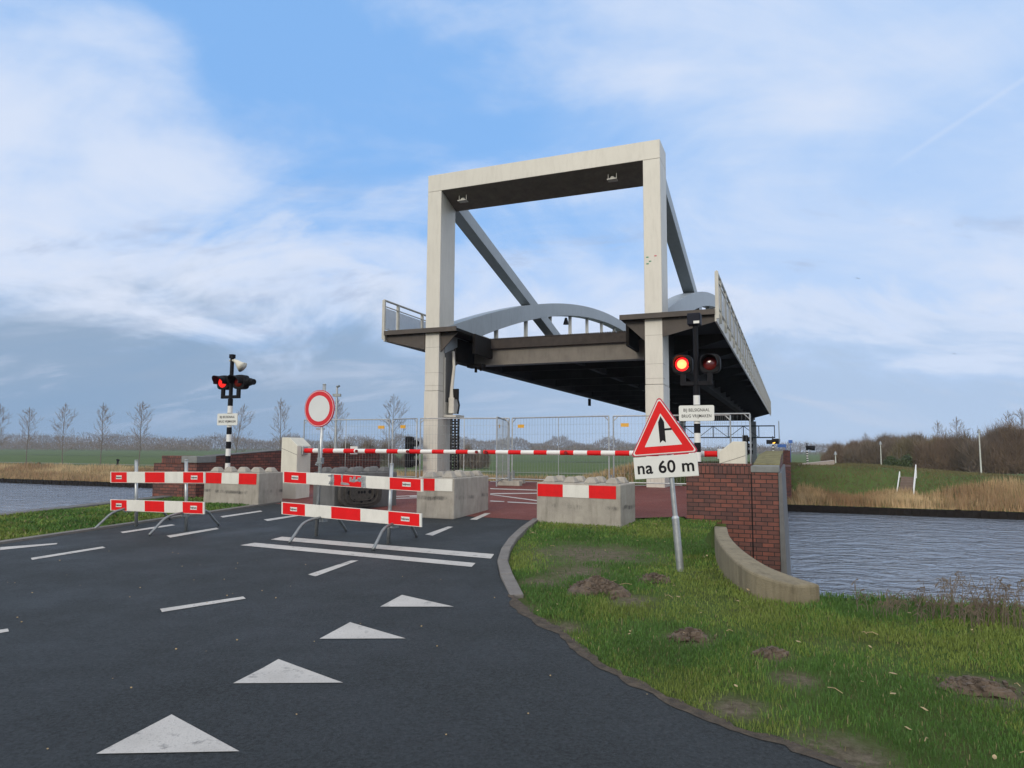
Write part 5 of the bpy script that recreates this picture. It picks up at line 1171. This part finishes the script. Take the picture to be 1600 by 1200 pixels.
# embankment shoulder is part of the ground; stairs with white handrails
p = at(1410, 60.5)
t = thing('bank_stair', 'flight of steps with white handrail on the far embankment', 'stairs', None, (p[0], p[1], land(*LS(p))), math.radians(-34))
mb = MB()
for k in range(9): mb.box(-0.5, 0.5, k*0.42, k*0.42+0.46, -0.6, 0.12+0.21*k)
mb.build('steps', mat('brown grey steps', (0.16, 0.12, 0.10), 0.9), t)
for x, zt in ((-0.62, 0.35), (0.7, 1.0)):
    mb = MB(); mb.tube([(x, 0.0, 0.0), (x, 0, zt), (x, 3.8, 1.9+zt), (x, 3.8, 1.7)], 0.045, 6); mb.tube([(x, 0, zt*.5), (x, 3.8, 1.9+zt*.5)], 0.04, 6); mb.build('handrail', WHITEP, t)
def lamp_post(label, px, Y, ytop, zb, head=True):
    q_ = at(px, Y); d_ = ray(px, ytop); zt = EYE+d_.z/d_.y*Y; t = thing('lamp_post', label, 'lamp post', 'pale lamp posts on the far bank', (q_[0], q_[1], zb))
    mb = MB(); mb.tube([(0, 0, 0), (0, 0, zt-zb)], [0.09, 0.05], 8); mb.build('post', mat('pale post', (0.5, 0.52, 0.48), 0.6), t)
    mb = MB(); mb.tube([(0, 0, zt-zb-0.05), (0, 0, zt-zb+0.28)], [0.22, 0.12], 8); mb.tube([(0, 0, zt-zb+0.28), (0, 0, zt-zb+0.42)], [0.13, 0.03], 8); mb.build('lamp_head', GALVD, t)
lamp_post('tall pale lamp post in front of the shrubs at right', 1531, 76, 676, -1.3)
lamp_post('pale lamp post just left of the evergreen bush', 1376, 98, 694, -0.9)
lamp_post('smallest pale lamp post, between the striped pole and the shrubs', 1305, 92, 710, -0.6)
# far striped signals, warning light and blue signs
def far_signal(label, px, Y, yt, lit=False):
    q_ = at(px, Y); zt = EYE+ray(px, yt).z/ray(px, yt).y*Y; zb = 0.0; t = thing('far_signal', label, 'signal light', 'signals on the far side of the canal', (q_[0], q_[1], zb), RZ)
    mb = MB(); n = 12; h = (zt-0.5-zb)/n
    for k in range(n): mb.tube([(0, 0, k*h), (0, 0, (k+1)*h)], 0.09, 8, k % 2)
    mb.build('striped_pole', [BLACKP, WHITEP], t)
    mb = MB(); z = zt-zb-0.45; mb.box(-0.12, 0.12, -0.15, 0.2, z, z+0.5); mb.tube([(0.0, -0.1, z+0.30), (0.75, -0.3, z+0.22)], [.2, .28], 10); mb.box(-0.05, 0.05, -0.05, 0.05, z+0.4, z+0.8); hd = mb.build('signal_head', BLACK, t)
    if lit:
        mb = MB(); mb.box(-0.75, 0.75, -0.05, 0.1, z-0.15, z+0.35); mb.build('backboard', BLACK, hd); mb = MB(); mb.tube([(0.1, -0.12, z+0.12), (0.1, -0.06, z+0.12)], 0.2, 12); mb.build('lens', AMBER, hd)
far_signal('distant black and white striped signal post on the far embankment', 1261, 76, 697)
far_signal('distant signal with amber lamp glowing beyond the bridge', 1208, 84, 686, True)
q_ = at(1218, 82); t = thing('direction_sign', 'small distant blue road signs on a slim mast beyond the bridge', 'road sign', None, (q_[0], q_[1], 0.0), RZ)
mb = MB(); mb.tube([(0, 0, 0), (0, 0, 5.0)], 0.05, 8); mb.build('mast', GALVD, t); mb = MB(); mb.box(-0.2, 0.75, -0.05, 0.0, 1.9, 2.25); mb.box(1.0, 1.45, -0.05, 0.0, 2.4, 2.75); mb.tube([(0.7, 0, 0), (.7, 0, 2)], .04, 6); mb.tube([(1.2, .03, 0), (1.2, .03, 2.5)], .03, 6); mb.build('sign_plate', BLUE, t)
# small posts in the left field
for px, Y, w_, h, lb in ((185, 128, 0.32, 1.15, 'short dark stump in the field left of the parapet'), (62, 118, 0.28, 0.6, 'smaller dark stump near the second young tree')):
    q_ = at(px, Y); t = MB(); z = land(*LS(q_)); t.tube([(0, 0, -0.1), (0.03, 0, h*.6), (-.06, 0, h)], [w_*.6, w_*.5, w_*.7], 8); t.tube([(0, 0, h*.6), (.35, 0, h*.9)], [w_*.4, w_*.3], 6); o = t.build('stump', BARK if False else BLACKP); o.location = (q_[0], q_[1], z); tag(o, lb, 'stump', 'dark stumps in the far field')
# far farm road / ditch lines in the fields
def strip(name, l0, l1, s0, s1, z, m):
    o = npmesh(name, [W(l0, s0, z), W(l1, s0, z), W(l1, s1, z), W(l0, s1, z)], [(0, 1, 2, 3)], m); o['kind'] = 'structure'
strip('ditch', -1200, -18, 186, 191, -1.93, mat('dark ditch bank', (0.03, 0.045, 0.02), 0.9))
strip('towpath', -400, -16, 92.6, 94.6, -1.85, mat('grey path', (0.20, 0.19, 0.17), 0.9))
# gulls
for px, py, Y, s_, lb in ((1340, 435, 70, 0.5, 'small dark bird gliding high right of the bridge'), (1491, 553, 90, 0.5, 'smaller bird low over the right bank')):
    d_ = ray(px, py); c_ = Vector((0, 0, EYE))+d_*(Y/d_.y); mb = MB()
    mb.tube([(-.1, 0, 0), (0, 0, .02), (.2, 0, 0)], [.02, .06, .02], 6)
    for sg in (-1, 1): mb.prism([(-.04, 0, .02), (.08, 0, .02), (.06, sg*.3, .14), (-.02, sg*.6, .05), (-.04, sg*.28, .12)], (0, 0, .012))
    o = mb.build('bird', BLACKP); o.scale = (0.38,)*3; o.location = c_; o.rotation_euler = (0.3, 0, math.radians(70)); tag(o, lb, 'bird', 'birds in the sky')

# air between here and the far woods
mb = MB(); mb.box(-1560, 1560, -320, 1960, -6.5, 14.5)
hz = mb.build('haze', [bpy.data.materials.new('haze air')]); hz.rotation_euler = (0, 0, RZ); hz['kind'] = 'stuff'; hz['label'] = 'thin blue haze over the fields'
m = hz.data.materials[0]; m.use_nodes = True; N, L = nodes(m); N.clear()
pv = N.new('ShaderNodeVolumePrincipled'); pv.inputs['Color'].default_value = (0.78, 0.87, 1.0, 1); pv.inputs['Density'].default_value = 0.00028; pv.inputs['Anisotropy'].default_value = 0.2
om = N.new('ShaderNodeOutputMaterial'); L.new(pv.outputs[0], om.inputs['Volume'])
